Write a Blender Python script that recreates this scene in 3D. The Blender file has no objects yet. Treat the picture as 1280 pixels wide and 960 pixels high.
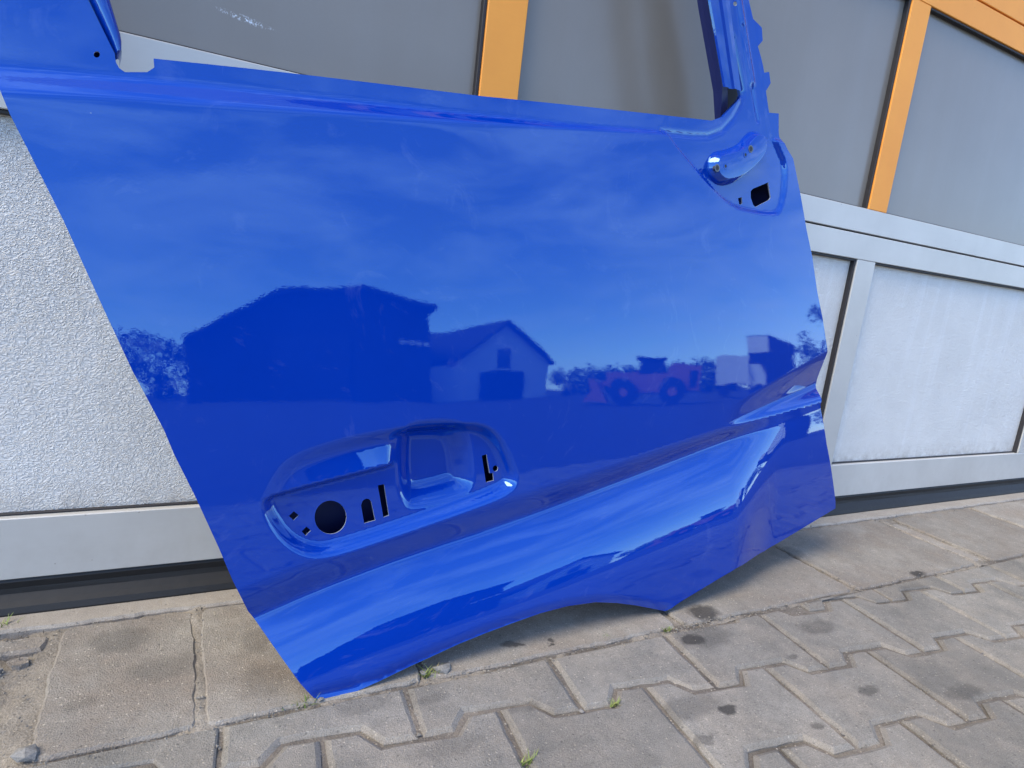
import bpy, bmesh, math, random
import numpy as np
from mathutils import Vector, Matrix
from mathutils.geometry import delaunay_2d_cdt

scene = bpy.context.scene
COL = scene.collection

# ------------------------------------------------------------ camera
cam_data = bpy.data.cameras.new('camera')
cam = bpy.data.objects.new('camera', cam_data); COL.objects.link(cam)
right = Vector((0.8833533, -0.45402375, 0.11640182))
up = Vector((-0.01817148, 0.21498546, 0.97644818))
fwd = Vector((0.46835537, 0.86466391, -0.18165783))
cam.matrix_world = Matrix(((right.x, up.x, -fwd.x, 0.0), (right.y, up.y, -fwd.y, -1.0),
                           (right.z, up.z, -fwd.z, 0.546), (0, 0, 0, 1)))
cam_data.sensor_width = 36.0
cam_data.lens = 792.73 / 1280 * 36
cam_data.clip_start = 0.02; cam_data.clip_end = 1500
scene.camera = cam

# ------------------------------------------------------------ light
SUN_AZ, SUN_EL = math.radians(-84), math.radians(50)      # azimuth from -Y towards +X
to_sun = Vector((math.sin(SUN_AZ) * math.cos(SUN_EL), -math.cos(SUN_AZ) * math.cos(SUN_EL), math.sin(SUN_EL)))
sun_data = bpy.data.lights.new('sun', 'SUN'); sun_data.energy = 2.2; sun_data.angle = math.radians(40)
sun_data.color = (1.0, 0.85, 0.60)
sun = bpy.data.objects.new('sun', sun_data); COL.objects.link(sun)
sun.rotation_euler = to_sun.to_track_quat('Z', 'Y').to_euler(); sun.location = (0, -5, 8)

world = bpy.data.worlds.new('World'); scene.world = world; world.use_nodes = True
wn, wl = world.node_tree.nodes, world.node_tree.links
bg = wn['Background']; bg.inputs['Strength'].default_value = 0.15
sky = wn.new('ShaderNodeTexSky'); sky.sky_type = 'NISHITA'; sky.sun_disc = False
sky.sun_elevation = SUN_EL; sky.sun_rotation = math.atan2(to_sun.x, to_sun.y)
sky.air_density = 0.8; sky.dust_density = 0.1; sky.ozone_density = 4.5
tc = wn.new('ShaderNodeTexCoord'); mp = wn.new('ShaderNodeMapping'); mp.inputs['Scale'].default_value = (1.0, 1.0, 3.2)
nz = wn.new('ShaderNodeTexNoise'); nz.inputs['Scale'].default_value = 3.3; nz.inputs['Detail'].default_value = 9
nz.inputs['Roughness'].default_value = 0.58; nz.inputs['Distortion'].default_value = 0.5
cr = wn.new('ShaderNodeValToRGB')
cr.color_ramp.elements[0].position = 0.43; cr.color_ramp.elements[0].color = (0.0, 0.0, 0.0, 1)
cr.color_ramp.elements[1].position = 0.66; cr.color_ramp.elements[1].color = (0.46, 0.46, 0.46, 1)
mx = wn.new('ShaderNodeMix'); mx.data_type = 'RGBA'
mx.inputs[7].default_value = (4.4, 5.1, 6.8, 1)
wl.new(tc.outputs['Generated'], mp.inputs['Vector']); wl.new(mp.outputs['Vector'], nz.inputs['Vector'])
wl.new(nz.outputs['Fac'], cr.inputs['Fac']); wl.new(cr.outputs['Color'], mx.inputs[0])
wl.new(sky.outputs['Color'], mx.inputs[6]); wl.new(mx.outputs[2], bg.inputs['Color'])

scene.view_settings.view_transform = 'Standard'; scene.view_settings.look = 'None'
scene.view_settings.exposure = 1.65; scene.view_settings.gamma = 1.0
scene.view_settings.use_curve_mapping = False
scene.render.engine = 'CYCLES'

# ------------------------------------------------------------ helpers
def tag(o, label=None, cat=None, group=None, kind=None):
    if label: o['label'] = label
    if cat: o['category'] = cat
    if group: o['group'] = group
    if kind: o['kind'] = kind
    return o
def empty(name, loc=(0, 0, 0), rz=0.0):
    o = bpy.data.objects.new(name, None); COL.objects.link(o)
    o.location = loc; o.rotation_euler[2] = rz; o.empty_display_size = 0.1
    return o
def link(name, me, parent=None):
    o = bpy.data.objects.new(name, me); COL.objects.link(o)
    if parent is not None: o.parent = parent
    return o
def mesh(name, verts, faces, mat, parent=None, smooth=False):
    me = bpy.data.meshes.new(name); me.from_pydata([tuple(v) for v in verts], [], faces); me.update()
    if mat is not None: me.materials.append(mat)
    if smooth: me.polygons.foreach_set('use_smooth', [True] * len(me.polygons))
    return link(name, me, parent)
def box_mesh(name, x0, x1, y0, y1, z0, z1, mat, bev=0.0015):
    bm = bmesh.new()
    vs = [bm.verts.new((x, y, z)) for x in (x0, x1) for y in (y0, y1) for z in (z0, z1)]
    for f in ((0, 1, 3, 2), (4, 6, 7, 5), (0, 4, 5, 1), (2, 3, 7, 6), (0, 2, 6, 4), (1, 5, 7, 3)):
        bm.faces.new([vs[i] for i in f])
    if bev: bmesh.ops.bevel(bm, geom=bm.edges[:], offset=bev, segments=1, affect='EDGES')
    bmesh.ops.recalc_face_normals(bm, faces=bm.faces[:])
    me = bpy.data.meshes.new(name); bm.to_mesh(me); bm.free(); me.materials.append(mat)
    return me
def box(name, x0, x1, y0, y1, z0, z1, mat, parent=None, bev=0.0015):
    return link(name, box_mesh(name, x0, x1, y0, y1, z0, z1, mat, bev), parent)
def inset(P, d):                                   # move a closed polygon inwards by d (CCW)
    m = len(P); out = []
    for i in range(m):
        a, b, c = Vector(P[i - 1]), Vector(P[i]), Vector(P[(i + 1) % m])
        e1 = (b - a).normalized(); e2 = (c - b).normalized()
        n1 = Vector((-e1.y, e1.x)); n2 = Vector((-e2.y, e2.x))
        nn = n1 + n2
        if nn.length < 1e-6: nn = n1
        nn.normalize(); k = d / max(nn.dot(n1), 0.5)
        out.append((b.x + nn.x * k, b.y + nn.y * k))
    return out
def area(P): return 0.5 * sum(P[i - 1][0] * P[i][1] - P[i][0] * P[i - 1][1] for i in range(len(P)))
def ccw(P): return P if area(P) > 0 else P[::-1]
def slab_bm(P, z, cham, cdep, thick, rnd=None):    # flat stone: top, chamfer, sides
    P = ccw(P); Q = inset(P, cham); m = len(P)
    bm = bmesh.new()
    t = [bm.verts.new((x, y, z + (rnd(x, y) if rnd else 0))) for x, y in Q]
    s = [bm.verts.new((x, y, z - cdep)) for x, y in P]
    b = [bm.verts.new((x, y, z - thick)) for x, y in P]
    bm.faces.new(t)
    for i in range(m):
        j = (i + 1) % m
        bm.faces.new((t[i], s[i], s[j], t[j])); bm.faces.new((s[i], b[i], b[j], s[j]))
    return bm
def finish(name, bm, mat, parent=None, smooth=False):
    bm.normal_update()
    bmesh.ops.triangulate(bm, faces=[f for f in bm.faces if len(f.verts) > 4])
    me = bpy.data.meshes.new(name); bm.to_mesh(me); bm.free(); me.materials.append(mat)
    if smooth: me.polygons.foreach_set('use_smooth', [True] * len(me.polygons))
    return link(name, me, parent)

def densify(P, step):
    out = []
    for i in range(len(P)):
        a, b = P[i], P[(i + 1) % len(P)]
        m = max(1, int(math.hypot(b[0] - a[0], b[1] - a[1]) / step))
        out += [(a[0] + (b[0] - a[0]) * k / m, a[1] + (b[1] - a[1]) * k / m) for k in range(m)]
    return out

class NB:                                          # little node builder
    def __init__(s, name):
        s.m = bpy.data.materials.new(name); s.m.use_nodes = True
        s.t = s.m.node_tree; s.b = s.t.nodes['Principled BSDF']
    def n(s, kind, **kw):
        x = s.t.nodes.new('ShaderNode' + kind)
        for k, v in kw.items():
            if k in x.inputs.keys(): x.inputs[k].default_value = v
            else: setattr(x, k, v)
        return x
    def l(s, a, b): s.t.links.new(a, b)
    def pos(s): return s.n('NewGeometry').outputs['Position']
    def obj(s): return s.n('TexCoord').outputs['Object']
    def mapping(s, vec, scale=(1, 1, 1), rot=(0, 0, 0), loc=(0, 0, 0)):
        x = s.n('Mapping'); x.inputs['Scale'].default_value = scale; x.inputs['Rotation'].default_value = rot
        x.inputs['Location'].default_value = loc; s.l(vec, x.inputs['Vector']); return x.outputs['Vector']
    def noise(s, vec, scale, detail=4, rough=0.55, dist=0.0):
        x = s.n('TexNoise'); x.inputs['Scale'].default_value = scale; x.inputs['Detail'].default_value = detail
        x.inputs['Roughness'].default_value = rough; x.inputs['Distortion'].default_value = dist
        s.l(vec, x.inputs['Vector']); return x.outputs['Fac']
    def ramp(s, fac, *st):
        x = s.n('ValToRGB'); e = x.color_ramp.elements
        while len(e) < len(st): e.new(0.5)
        for k, (p, c) in enumerate(st):
            e[k].position = p; e[k].color = (c, c, c, 1) if not isinstance(c, tuple) else (*c, 1)
        s.l(fac, x.inputs['Fac']); return x.outputs['Color']
    def mix(s, fac, a, b, blend='MIX'):
        x = s.n('Mix'); x.data_type = 'RGBA'; x.blend_type = blend
        for v, i in ((fac, 0), (a, 6), (b, 7)):
            if isinstance(v, (int, float)): x.inputs[i].default_value = v if i == 0 else (v, v, v, 1)
            elif isinstance(v, tuple): x.inputs[i].default_value = (*v, 1)
            else: s.l(v, x.inputs[i])
        return x.outputs[2]
    def math(s, op, a, b=0.0):
        x = s.n('Math'); x.operation = op
        for v, i in ((a, 0), (b, 1)):
            if isinstance(v, (int, float)): x.inputs[i].default_value = v
            else: s.l(v, x.inputs[i])
        return x.outputs[0]
    def bump(s, h, strength, dist, normal=None):
        x = s.n('Bump'); x.inputs['Strength'].default_value = strength; x.inputs['Distance'].default_value = dist
        s.l(h, x.inputs['Height'])
        if normal is not None: s.l(normal, x.inputs['Normal'])
        return x.outputs['Normal']
    def set(s, **kw):
        for k, v in kw.items():
            k = k.replace('_', ' ')
            if hasattr(v, 'links'): s.l(v, s.b.inputs[k])
            else: s.b.inputs[k].default_value = (*v, 1) if isinstance(v, tuple) and len(v) == 3 else v
        return s.m

def plain(name, col, rough=0.5, metal=0.0, var=0.12, scale=30.0, bump=0.0, spec=0.5):
    b = NB(name); p = b.obj()
    n1 = b.noise(p, scale, 6, 0.6); n2 = b.noise(p, scale * 0.13, 3, 0.5)
    k = b.math('MULTIPLY_ADD', n1, var); k.node.inputs[2].default_value = 1 - var * 0.5
    k2 = b.math('MULTIPLY_ADD', n2, var); k2.node.inputs[2].default_value = 1 - var * 0.5
    c = b.mix(1.0, b.mix(1.0, col, k, 'MULTIPLY'), k2, 'MULTIPLY')
    r = b.math('MULTIPLY_ADD', n1, 0.15); r.node.inputs[2].default_value = rough - 0.07
    b.set(Base_Color=c, Roughness=r, Metallic=metal)
    b.b.inputs['Specular IOR Level'].default_value = spec
    if bump: b.set(Normal=b.bump(n1, bump, 0.002))
    return b.m

# ------------------------------------------------------------ materials
def concrete(name, light, dark, stains=(), speck=0.5, grit=900.0, rel=0.0012, warm=None, jitter=0.26):
    b = NB(name); p = b.pos()
    big = b.noise(p, 7.0, 5, 0.62, 0.4); mid = b.noise(p, 45.0, 5, 0.65); fine = b.noise(p, grit, 3, 0.6)
    c = b.mix(b.ramp(big, (0.32, 0.0), (0.68, 1.0)), dark, light)
    if warm: c = b.mix(b.ramp(b.noise(b.mapping(p, loc=(3, 1, 0)), 11.0, 4, 0.6), (0.42, 0.0), (0.7, 1.0)), c, warm)
    c = b.mix(b.ramp(mid, (0.35, 0.0), (0.75, 0.45)), c, tuple(x * 0.72 for x in dark))
    c = b.mix(1.0, c, b.ramp(fine, (0.25, 0.60), (0.5, 1.0), (0.78, 1.32)), 'MULTIPLY')
    # aggregate showing as pale and dark grains
    v = b.n('TexVoronoi'); v.inputs['Scale'].default_value = 210.0; v.inputs['Randomness'].default_value = 1.0
    b.l(p, v.inputs['Vector'])
    sel = b.math('MULTIPLY', b.ramp(v.outputs['Distance'], (0.10, 1.0), (0.34, 0.0)), b.ramp(v.outputs['Color'], (0.62, 0.0), (0.80, 1.0)))
    c = b.mix(b.math('MULTIPLY', sel, speck), c, (0.52, 0.47, 0.39))
    v2 = b.n('TexVoronoi'); v2.inputs['Scale'].default_value = 150.0; b.l(b.mapping(p, loc=(.3, .7, 0)), v2.inputs['Vector'])
    sel2 = b.math('MULTIPLY', b.ramp(v2.outputs['Distance'], (0.10, 1.0), (0.30, 0.0)), b.ramp(v2.outputs['Color'], (0.66, 0.0), (0.80, 1.0)))
    c = b.mix(b.math('MULTIPLY', sel2, 0.55), c, (0.05, 0.05, 0.05))
    inf = b.n('ObjectInfo').outputs['Random']
    k = b.math('MULTIPLY_ADD', inf, jitter); k.node.inputs[2].default_value = 1 - jitter * 0.5
    c = b.mix(1.0, c, k, 'MULTIPLY')
    if stains:
        nv = b.n('TexNoise'); nv.inputs['Scale'].default_value = 60.0; nv.inputs['Detail'].default_value = 4; b.l(p, nv.inputs['Vector'])
        off = b.n('VectorMath'); off.operation = 'MULTIPLY_ADD'; b.l(nv.outputs['Color'], off.inputs[0])
        off.inputs[1].default_value = (0.022, 0.022, 0); b.l(p, off.inputs[2])
        tot = None
        for (x, y, rx, ry, a) in stains:
            m = b.n('Mapping'); m.inputs['Scale'].default_value = (1 / rx, 1 / ry, 0)
            m.inputs['Location'].default_value = (-(x + .011) / rx, -(y + .011) / ry, 0)
            b.l(off.outputs[0], m.inputs['Vector'])
            ln = b.n('VectorMath'); ln.operation = 'LENGTH'; b.l(m.outputs['Vector'], ln.inputs[0])
            f = b.math('MULTIPLY', b.ramp(ln.outputs['Value'], (0.55, 1.0), (0.92, 0.0)), a)
            tot = f if tot is None else b.math('MAXIMUM', tot, f)
        c = b.mix(tot, c, (0.022, 0.021, 0.022))
    h = b.math('ADD', b.math('MULTIPLY', fine, 0.8), b.math('ADD', b.math('MULTIPLY', mid, 0.8), b.math('MULTIPLY', sel, 0.25)))
    b.set(Base_Color=c, Roughness=0.92, Normal=b.bump(h, 0.75, rel))
    b.b.inputs['Specular IOR Level'].default_value = 0.25
    return b.m

STAINS = [(0.7337, -0.3458, 0.033, 0.0194, 0.8), (0.7564, -0.3435, 0.072, 0.0395, 0.35), (0.8128, -0.2887, 0.0392, 0.0288, 0.75), (0.3993, -0.3967, 0.031, 0.0158, 0.28), (0.6608, -0.4911, 0.0184, 0.0096, 0.75), (0.9847, -0.3825, 0.053, 0.0255, 0.35), (1.421, -0.3023, 0.0294, 0.0151, 0.8), (0.4547, -0.2761, 0.0121, 0.0071, 0.7), (0.4418, -0.2701, 0.0169, 0.009, 0.6), (0.504, -0.2912, 0.0062, 0.0053, 0.8), (0.5093, -0.2822, 0.0075, 0.0054, 0.7), (0.611, -0.4711, 0.0695, 0.0272, 0.3), (0.7546, -0.5579, 0.0162, 0.0085, 0.5), (0.2936, -0.3457, 0.0301, 0.014, 0.22), (0.9053, -0.529, 0.0291, 0.0124, 0.45), (0.8613, -0.4312, 0.014, 0.0077, 0.4), (1.3429, -0.3443, 0.0587, 0.0227, 0.22), (-0.0593, -0.1078, 0.0478, 0.0386, 0.3), (-0.0066, -0.1863, 0.0553, 0.0337, 0.22), (0.1051, -0.247, 0.0381, 0.0474, 0.2), (0.1044, -0.1574, 0.026, 0.0381, 0.25), (0.2822, -0.4299, 0.0542, 0.0203, 0.2), (1.1916, -0.1427, 0.0612, 0.0433, 0.3), (0.5864, -0.5232, 0.0211, 0.0106, 0.4), (1.0548, -0.5839, 0.0555, 0.0185, 0.3), (0.2112, -0.329, 0.0429, 0.0222, 0.22), (-0.09, -0.2281, 0.0248, 0.0146, 0.2)]
M_PAVER = concrete('paver concrete', (0.288, 0.272, 0.244), (0.190, 0.181, 0.164), STAINS, speck=0.6, grit=700.0, rel=0.0045, warm=(0.31, 0.280, 0.24))
M_SLAB = concrete('slab concrete', (0.345, 0.318, 0.278), (0.235, 0.216, 0.192), STAINS, speck=0.9, grit=600.0, rel=0.0038, warm=(0.26, 0.222, 0.185))
M_STRIP = concrete('threshold concrete', (0.345, 0.315, 0.275), (0.275, 0.25, 0.22), (), speck=0.5, grit=700.0)
M_MORTAR = concrete('crumbling mortar', (0.37, 0.335, 0.285), (0.20, 0.18, 0.155), (), speck=0.9, grit=420.0, rel=0.004)
M_SAND = concrete('joint sand', (0.25, 0.222, 0.188), (0.10, 0.09, 0.08), (), speck=0.9, grit=500.0, rel=0.004)
M_YARD = concrete('yard asphalt', (0.075, 0.073, 0.070), (0.050, 0.049, 0.048), (), speck=0.3, grit=300.0)
M_STONE = concrete('loose stone', (0.30, 0.29, 0.27), (0.16, 0.155, 0.15), (), speck=0.3, grit=600.0, jitter=0.4)

def paint(name, scr=1.0):
    b = NB(name); p = b.obj()
    # faint haze of dust and fine swirl scratches in the clear coat
    sw = b.n('TexNoise'); sw.inputs['Scale'].default_value = 3.0; sw.inputs['Detail'].default_value = 2; b.l(p, sw.inputs['Vector'])
    ad = b.n('VectorMath'); ad.operation = 'MULTIPLY_ADD'; b.l(sw.outputs['Color'], ad.inputs[0]); ad.inputs[1].default_value = (.05, .05, .05); b.l(p, ad.inputs[2])
    s1 = b.noise(b.mapping(ad.outputs[0], (2.2, 1, 55), (0, 0.16, 0)), 6.0, 5, 0.7)
    s2 = b.noise(b.mapping(ad.outputs[0], (3.0, 1, 80), (0, -0.32, 0), (4, 0, 2)), 7.0, 4, 0.7)
    lines = b.math('MAXIMUM', b.ramp(s1, (0.60, 0.0), (0.70, 1.0)), b.ramp(s2, (0.62, 0.0), (0.72, 1.0)))
    big = b.noise(p, 4.0, 5, 0.6); fine = b.noise(p, 60.0, 4, 0.6)
    spots = b.n('TexVoronoi'); spots.inputs['Scale'].default_value = 26.0; b.l(p, spots.inputs['Vector'])
    dot = b.math('MULTIPLY', b.ramp(spots.outputs['Distance'], (0.022, 1.0), (0.035, 0.0)), b.ramp(spots.outputs['Color'], (0.80, 0.0), (0.82, 1.0)))
    c = b.mix(b.ramp(big, (0.35, 0.0), (0.7, 1.0)), (0.0, 0.029, 0.315), (0.0002, 0.032, 0.335))
    c = b.mix(b.math('MULTIPLY', lines, 0.07 * scr), c, (0.20, 0.26, 0.55))
    c = b.mix(b.math('MULTIPLY', dot, 0.5), c, (0.30, 0.33, 0.40))
    r = b.math('ADD', b.ramp(big, (0.3, 0.003), (0.75, 0.016)), b.math('MULTIPLY', lines, 0.03 * scr))
    orange = b.noise(p, 330.0, 2, 0.5)
    b.set(Base_Color=c, Roughness=r,
          Normal=b.bump(b.math('ADD', b.math('MULTIPLY', orange, 0.4), b.math('MULTIPLY', fine, 0.25)), 0.045, 0.0005))
    b.b.inputs['IOR'].default_value = 1.8
    b.b.inputs['Specular Tint'].default_value = (0.50, 0.92, 1.0, 1)      # blue flake in the lacquer
    return b.m
M_BLUE = paint('blue coach paint', 1.1)
M_BLUE_SHADE = plain('inner blue with shade', (0.003, 0.010, 0.085), 0.5, 0, 0.2, 40)  # inner blue darkened to stand for the shade on the pillar reveal
M_CUT = plain('cut sheet edge', (0.42, 0.48, 0.62), 0.45, 0.3, 0.2, 90)
M_STEEL = plain('zinc steel', (0.16, 0.165, 0.17), 0.45, 0.9, 0.3, 200)
M_HOLE_SHADE = plain('dark hole shade', (0.02, 0.02, 0.025), 0.6)  # near-black stands in for the shade inside bores and the pillar gap

def alu(name, col, spots=0.5, rough=0.42):
    b = NB(name); p = b.pos()
    st = b.noise(b.mapping(p, (2, 2, 60)), 6.0, 4, 0.6)
    big = b.noise(p, 5.0, 5, 0.6)
    v = b.n('TexVoronoi'); v.inputs['Scale'].default_value = 38.0; b.l(p, v.inputs['Vector'])
    dot = b.math('MULTIPLY', b.ramp(v.outputs['Distance'], (0.03, 1.0), (0.06, 0.0)), b.ramp(v.outputs['Color'], (0.70, 0.0), (0.74, 1.0)))
    c = b.mix(b.ramp(big, (0.3, 0.0), (0.7, 1.0)), tuple(x * 0.90 for x in col), tuple(min(1, x * 1.06) for x in col))
    c = b.mix(b.math('MULTIPLY', st, 0.10), c, tuple(x * 0.6 for x in col))
    c = b.mix(b.math('MULTIPLY', dot, spots), c, (0.16, 0.12, 0.08))
    # street dirt splashed up from the paving
    sep = b.n('SeparateXYZ'); b.l(p, sep.inputs[0])
    low = b.math('MULTIPLY', b.ramp(sep.outputs['Z'], (0.0, 1.0), (0.16, 0.0)), b.ramp(b.noise(p, 30, 5, 0.7), (0.4, 0.0), (0.7, 1.0)))
    c = b.mix(b.math('MULTIPLY', low, 0.25), c, (0.30, 0.26, 0.21))
    b.set(Base_Color=c, Roughness=rough, Metallic=0.15)
    return b.m
M_ALU = alu('silver grey powder coat', (0.565, 0.555, 0.525))
M_ORANGE = alu('orange powder coat', (0.99, 0.37, 0.05), 0.25, 0.6)
M_ORANGE.node_tree.nodes['Principled BSDF'].inputs['Metallic'].default_value = 0.0

def stucco():
    b = NB('stucco embossed aluminium'); p = b.pos()
    w1 = b.n('TexNoise'); w1.inputs['Scale'].default_value = 70; w1.inputs['Detail'].default_value = 2; b.l(p, w1.inputs['Vector'])
    ad = b.n('VectorMath'); ad.operation = 'MULTIPLY_ADD'; b.l(w1.outputs['Color'], ad.inputs[0]); ad.inputs[1].default_value = (.012, .012, .012); b.l(p, ad.inputs[2])
    q = b.mapping(ad.outputs[0], (1.0, 1.0, 1.75))
    n1 = b.noise(q, 170.0, 1, 0.5, 0.6)
    rid = b.math('ABSOLUTE', b.math('SUBTRACT', n1, 0.5))
    hgt = b.ramp(rid, (0.0, 1.0), (0.07, 0.35), (0.2, 0.0))
    drip = b.noise(b.mapping(p, (26, 1, 1.1)), 1.0, 5, 0.65); big = b.noise(p, 6.0, 4, 0.6); fine = b.noise(p, 260, 3, 0.6)
    c = b.mix(b.ramp(big, (0.3, 0.0), (0.7, 1.0)), (0.66, 0.65, 0.625), (0.74, 0.73, 0.705))
    c = b.mix(b.ramp(drip, (0.52, 0.0), (0.72, 0.40)), c, (0.82, 0.83, 0.84))
    c = b.mix(b.ramp(fine, (0.42, 0.0), (0.75, 0.25)), c, (0.52, 0.52, 0.52))
    sep = b.n('SeparateXYZ'); b.l(p, sep.inputs[0])
    low = b.math('MULTIPLY', b.ramp(sep.outputs['Z'], (0.138, 1.0), (0.185, 0.0)), b.ramp(b.noise(p, 40, 5, 0.7), (0.35, 0.0), (0.65, 1.0)))
    c = b.mix(b.math('MULTIPLY', low, 0.6), c, (0.34, 0.30, 0.25))
    b.set(Base_Color=c, Roughness=0.5, Metallic=0.05, Normal=b.bump(hgt, 0.7, 0.0013))
    return b.m
M_STUCCO = stucco()
def pane_mat():
    b = NB('grey plastic pane'); p = b.pos()
    big = b.noise(p, 3.0, 4, 0.6); fine = b.noise(p, 420.0, 3, 0.6); drip = b.noise(b.mapping(p, (14, 1, 0.8)), 1.0, 4, 0.6)
    c = b.mix(b.ramp(big, (0.3, 0.0), (0.7, 1.0)), (0.200, 0.180, 0.156), (0.228, 0.206, 0.180))
    c = b.mix(b.math('MULTIPLY', b.ramp(drip, (0.45, 0.0), (0.75, 1.0)), 0.15), c, (0.25, 0.25, 0.25))
    c = b.mix(b.math('MULTIPLY', fine, 0.12), c, (0.30, 0.30, 0.30))
    sep = b.n('SeparateXYZ'); b.l(p, sep.inputs[0])
    low_tone = b.math('MULTIPLY', b.ramp(sep.outputs['Z'], (0.775, 1.0), (0.86, 0.0)), 0.35)  # slightly darker and warmer towards the foot of the lower panes
    c = b.mix(low_tone, c, (0.19, 0.165, 0.145))
    # a scuff with the coating scratched off
    m2 = b.n('VectorMath'); m2.operation = 'SUBTRACT'; b.l(p, m2.inputs[0]); m2.inputs[1].default_value = (0.075, 0, 0.831)
    mm = b.mapping(m2.outputs[0], (1, 0, 1), (0, -0.12, 0)); mm2 = b.mapping(mm, (1 / 0.042, 0, 1 / 0.0050))
    ln = b.n('VectorMath'); ln.operation = 'LENGTH'; b.l(mm2, ln.inputs[0])
    sc = b.math('MULTIPLY', b.ramp(ln.outputs['Value'], (0.2, 1.0), (1.0, 0.0)), b.ramp(b.noise(p, 190, 5, 0.75), (0.52, 0.0), (0.58, 1.0)))
    c = b.mix(sc, c, (0.75, 0.80, 0.86))
    b.set(Base_Color=c, Roughness=0.25)
    return b.m
M_PANE = pane_mat()
M_RUBBER = plain('black rubber', (0.009, 0.0095, 0.011), 0.62, 0, 0.5, 60, 0.3)
M_GASKET = plain('dark gasket', (0.022, 0.020, 0.022), 0.6, 0, 0.4, 80)

# ------------------------------------------------------------ ground
def sheet(name, x0, x1, y0, y1, z, mat):
    o = mesh(name, [(x0, y0, z), (x1, y0, z), (x1, y1, z), (x0, y1, z)], [(0, 1, 2, 3)], mat)
    return tag(o, kind='structure')
yard = sheet('ground', -260, 260, -300, 40, -0.03, M_YARD)
random.seed(5)
rng = np.random.default_rng(7)
def fbm(x, y, f0=18.0, seed=0):
    r = np.random.default_rng(seed); s = 0
    for o in range(5):
        f = f0 * 2 ** o
        for _ in range(3):
            a = r.uniform(0, 6.283); ph = r.uniform(0, 6.283)
            s = s + math.pow(0.55, o) * np.sin((x * math.cos(a) + y * math.sin(a)) * f + ph)
    return s / 4.0
def rough_sheet(name, x0, x1, y0, y1, step, zfun, mat, parent):
    xs = np.arange(x0, x1 + step, step); ys = np.arange(y0, y1 + step * .5, step)
    X, Y = np.meshgrid(xs, ys); Z = zfun(X, Y)
    nx, ny = len(xs), len(ys)
    V = np.stack([X.ravel(), Y.ravel(), Z.ravel()], 1)
    F = [(j * nx + i, j * nx + i + 1, (j + 1) * nx + i + 1, (j + 1) * nx + i) for j in range(ny - 1) for i in range(nx - 1)]
    return mesh(name, V.tolist(), F, mat, parent, True)

pavement = empty('pavement', (0, 0, 0)); tag(pavement, kind='structure')
# sand in the joints of the blocks
rough_sheet('joint_sand', -0.9, 2.9, -1.6, -0.30, 0.011,
            lambda X, Y: -0.0052 + 0.0016 * fbm(X, Y, 40, 1) + 0.0008 * fbm(X, Y, 190, 9), M_SAND, pavement)
# ---- interlocking double-T blocks
TH = math.radians(-6.1); P0 = Vector((0.472, -0.4265)); PER, PIT, AMP, SL = 0.2145, 0.143, 0.0285, 0.022
ea = Vector((math.cos(TH), math.sin(TH))); eb = Vector((-math.sin(TH), math.cos(TH)))
def zig(c):                                        # edge profile between two joints, starting on a wide end
    s = (PER - 2 * SL) / 2
    return [(c, 0), (c + s / 2, 0), (c + s / 2 + SL, AMP), (c + s / 2 + SL + s, AMP), (c + s / 2 + 2 * SL + s, 0), (c + PER, 0)]
SEAM = -0.309
def clip_y(P, y0):
    out = []
    for i in range(len(P)):
        a, b = P[i - 1], P[i]
        if (a[1] <= y0) != (b[1] <= y0):
            t = (y0 - a[1]) / (b[1] - a[1]); out.append((a[0] + t * (b[0] - a[0]), y0))
        if b[1] <= y0: out.append(b)
    return out
GAP = 0.0028
def seam_y(x): return SEAM - 0.006 * min(1, max(0, (x - 0.2) / 0.5))
for r in range(-1, 9):
    for c in range(-6, 12):
        off = (r % 2) * PER / 2
        lo = [(a, b - r * PIT) for a, b in zig(c * PER + off)]
        # upper edge belongs to the row above: wide ends reach up into that row's waists
        hi = [(a, -b + AMP - r * PIT + PIT) for a, b in zig(c * PER + off)]
        L = lo + hi[::-1]
        P = []
        for a, b in L:
            q = P0 + ea * a + eb * b
            P.append((q.x, q.y))
        cx = sum(p[0] for p in P) / len(P); cy = sum(p[1] for p in P) / len(P)
        if cx < -0.75 or cx > 2.75 or cy > SEAM + 0.07: continue
        P = clip_y(ccw(P), seam_y(cx))
        Q = []
        for p in P:
            if not Q or (Vector(p) - Vector(Q[-1])).length > 0.002: Q.append(p)
        if len(Q) > 2 and (Vector(Q[0]) - Vector(Q[-1])).length < 0.002: Q.pop()
        if len(Q) < 3 or abs(area(Q)) < 0.0016: continue
        Q = inset(ccw(Q), GAP * random.uniform(0.8, 1.3))
        if max(p[1] for p in Q) - min(p[1] for p in Q) < 0.036: continue
        if cx < 2.3 and cy > -0.95 and max(p[1] for p in Q) - min(p[1] for p in Q) > 0.07:
            Q = [(x + random.gauss(0, .0007), y + random.gauss(0, .0007)) for x, y in densify(Q, 0.019)]
        tx, ty, tz = random.uniform(-.006, .006), random.uniform(-.006, .006), random.uniform(-.0012, .0012)
        if cy > -0.38: ty = 0.0; tz = -0.0005
        thin = max(p[1] for p in Q) - min(p[1] for p in Q) < 0.07
        bm = slab_bm(Q, tz, 0.0025 if thin else 0.0062, 0.0025 if thin else 0.0042, 0.05, lambda x, y: (x - cx) * tx + (y - cy) * ty)
        finish('paving_block', bm, M_PAVER, pavement)

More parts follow.
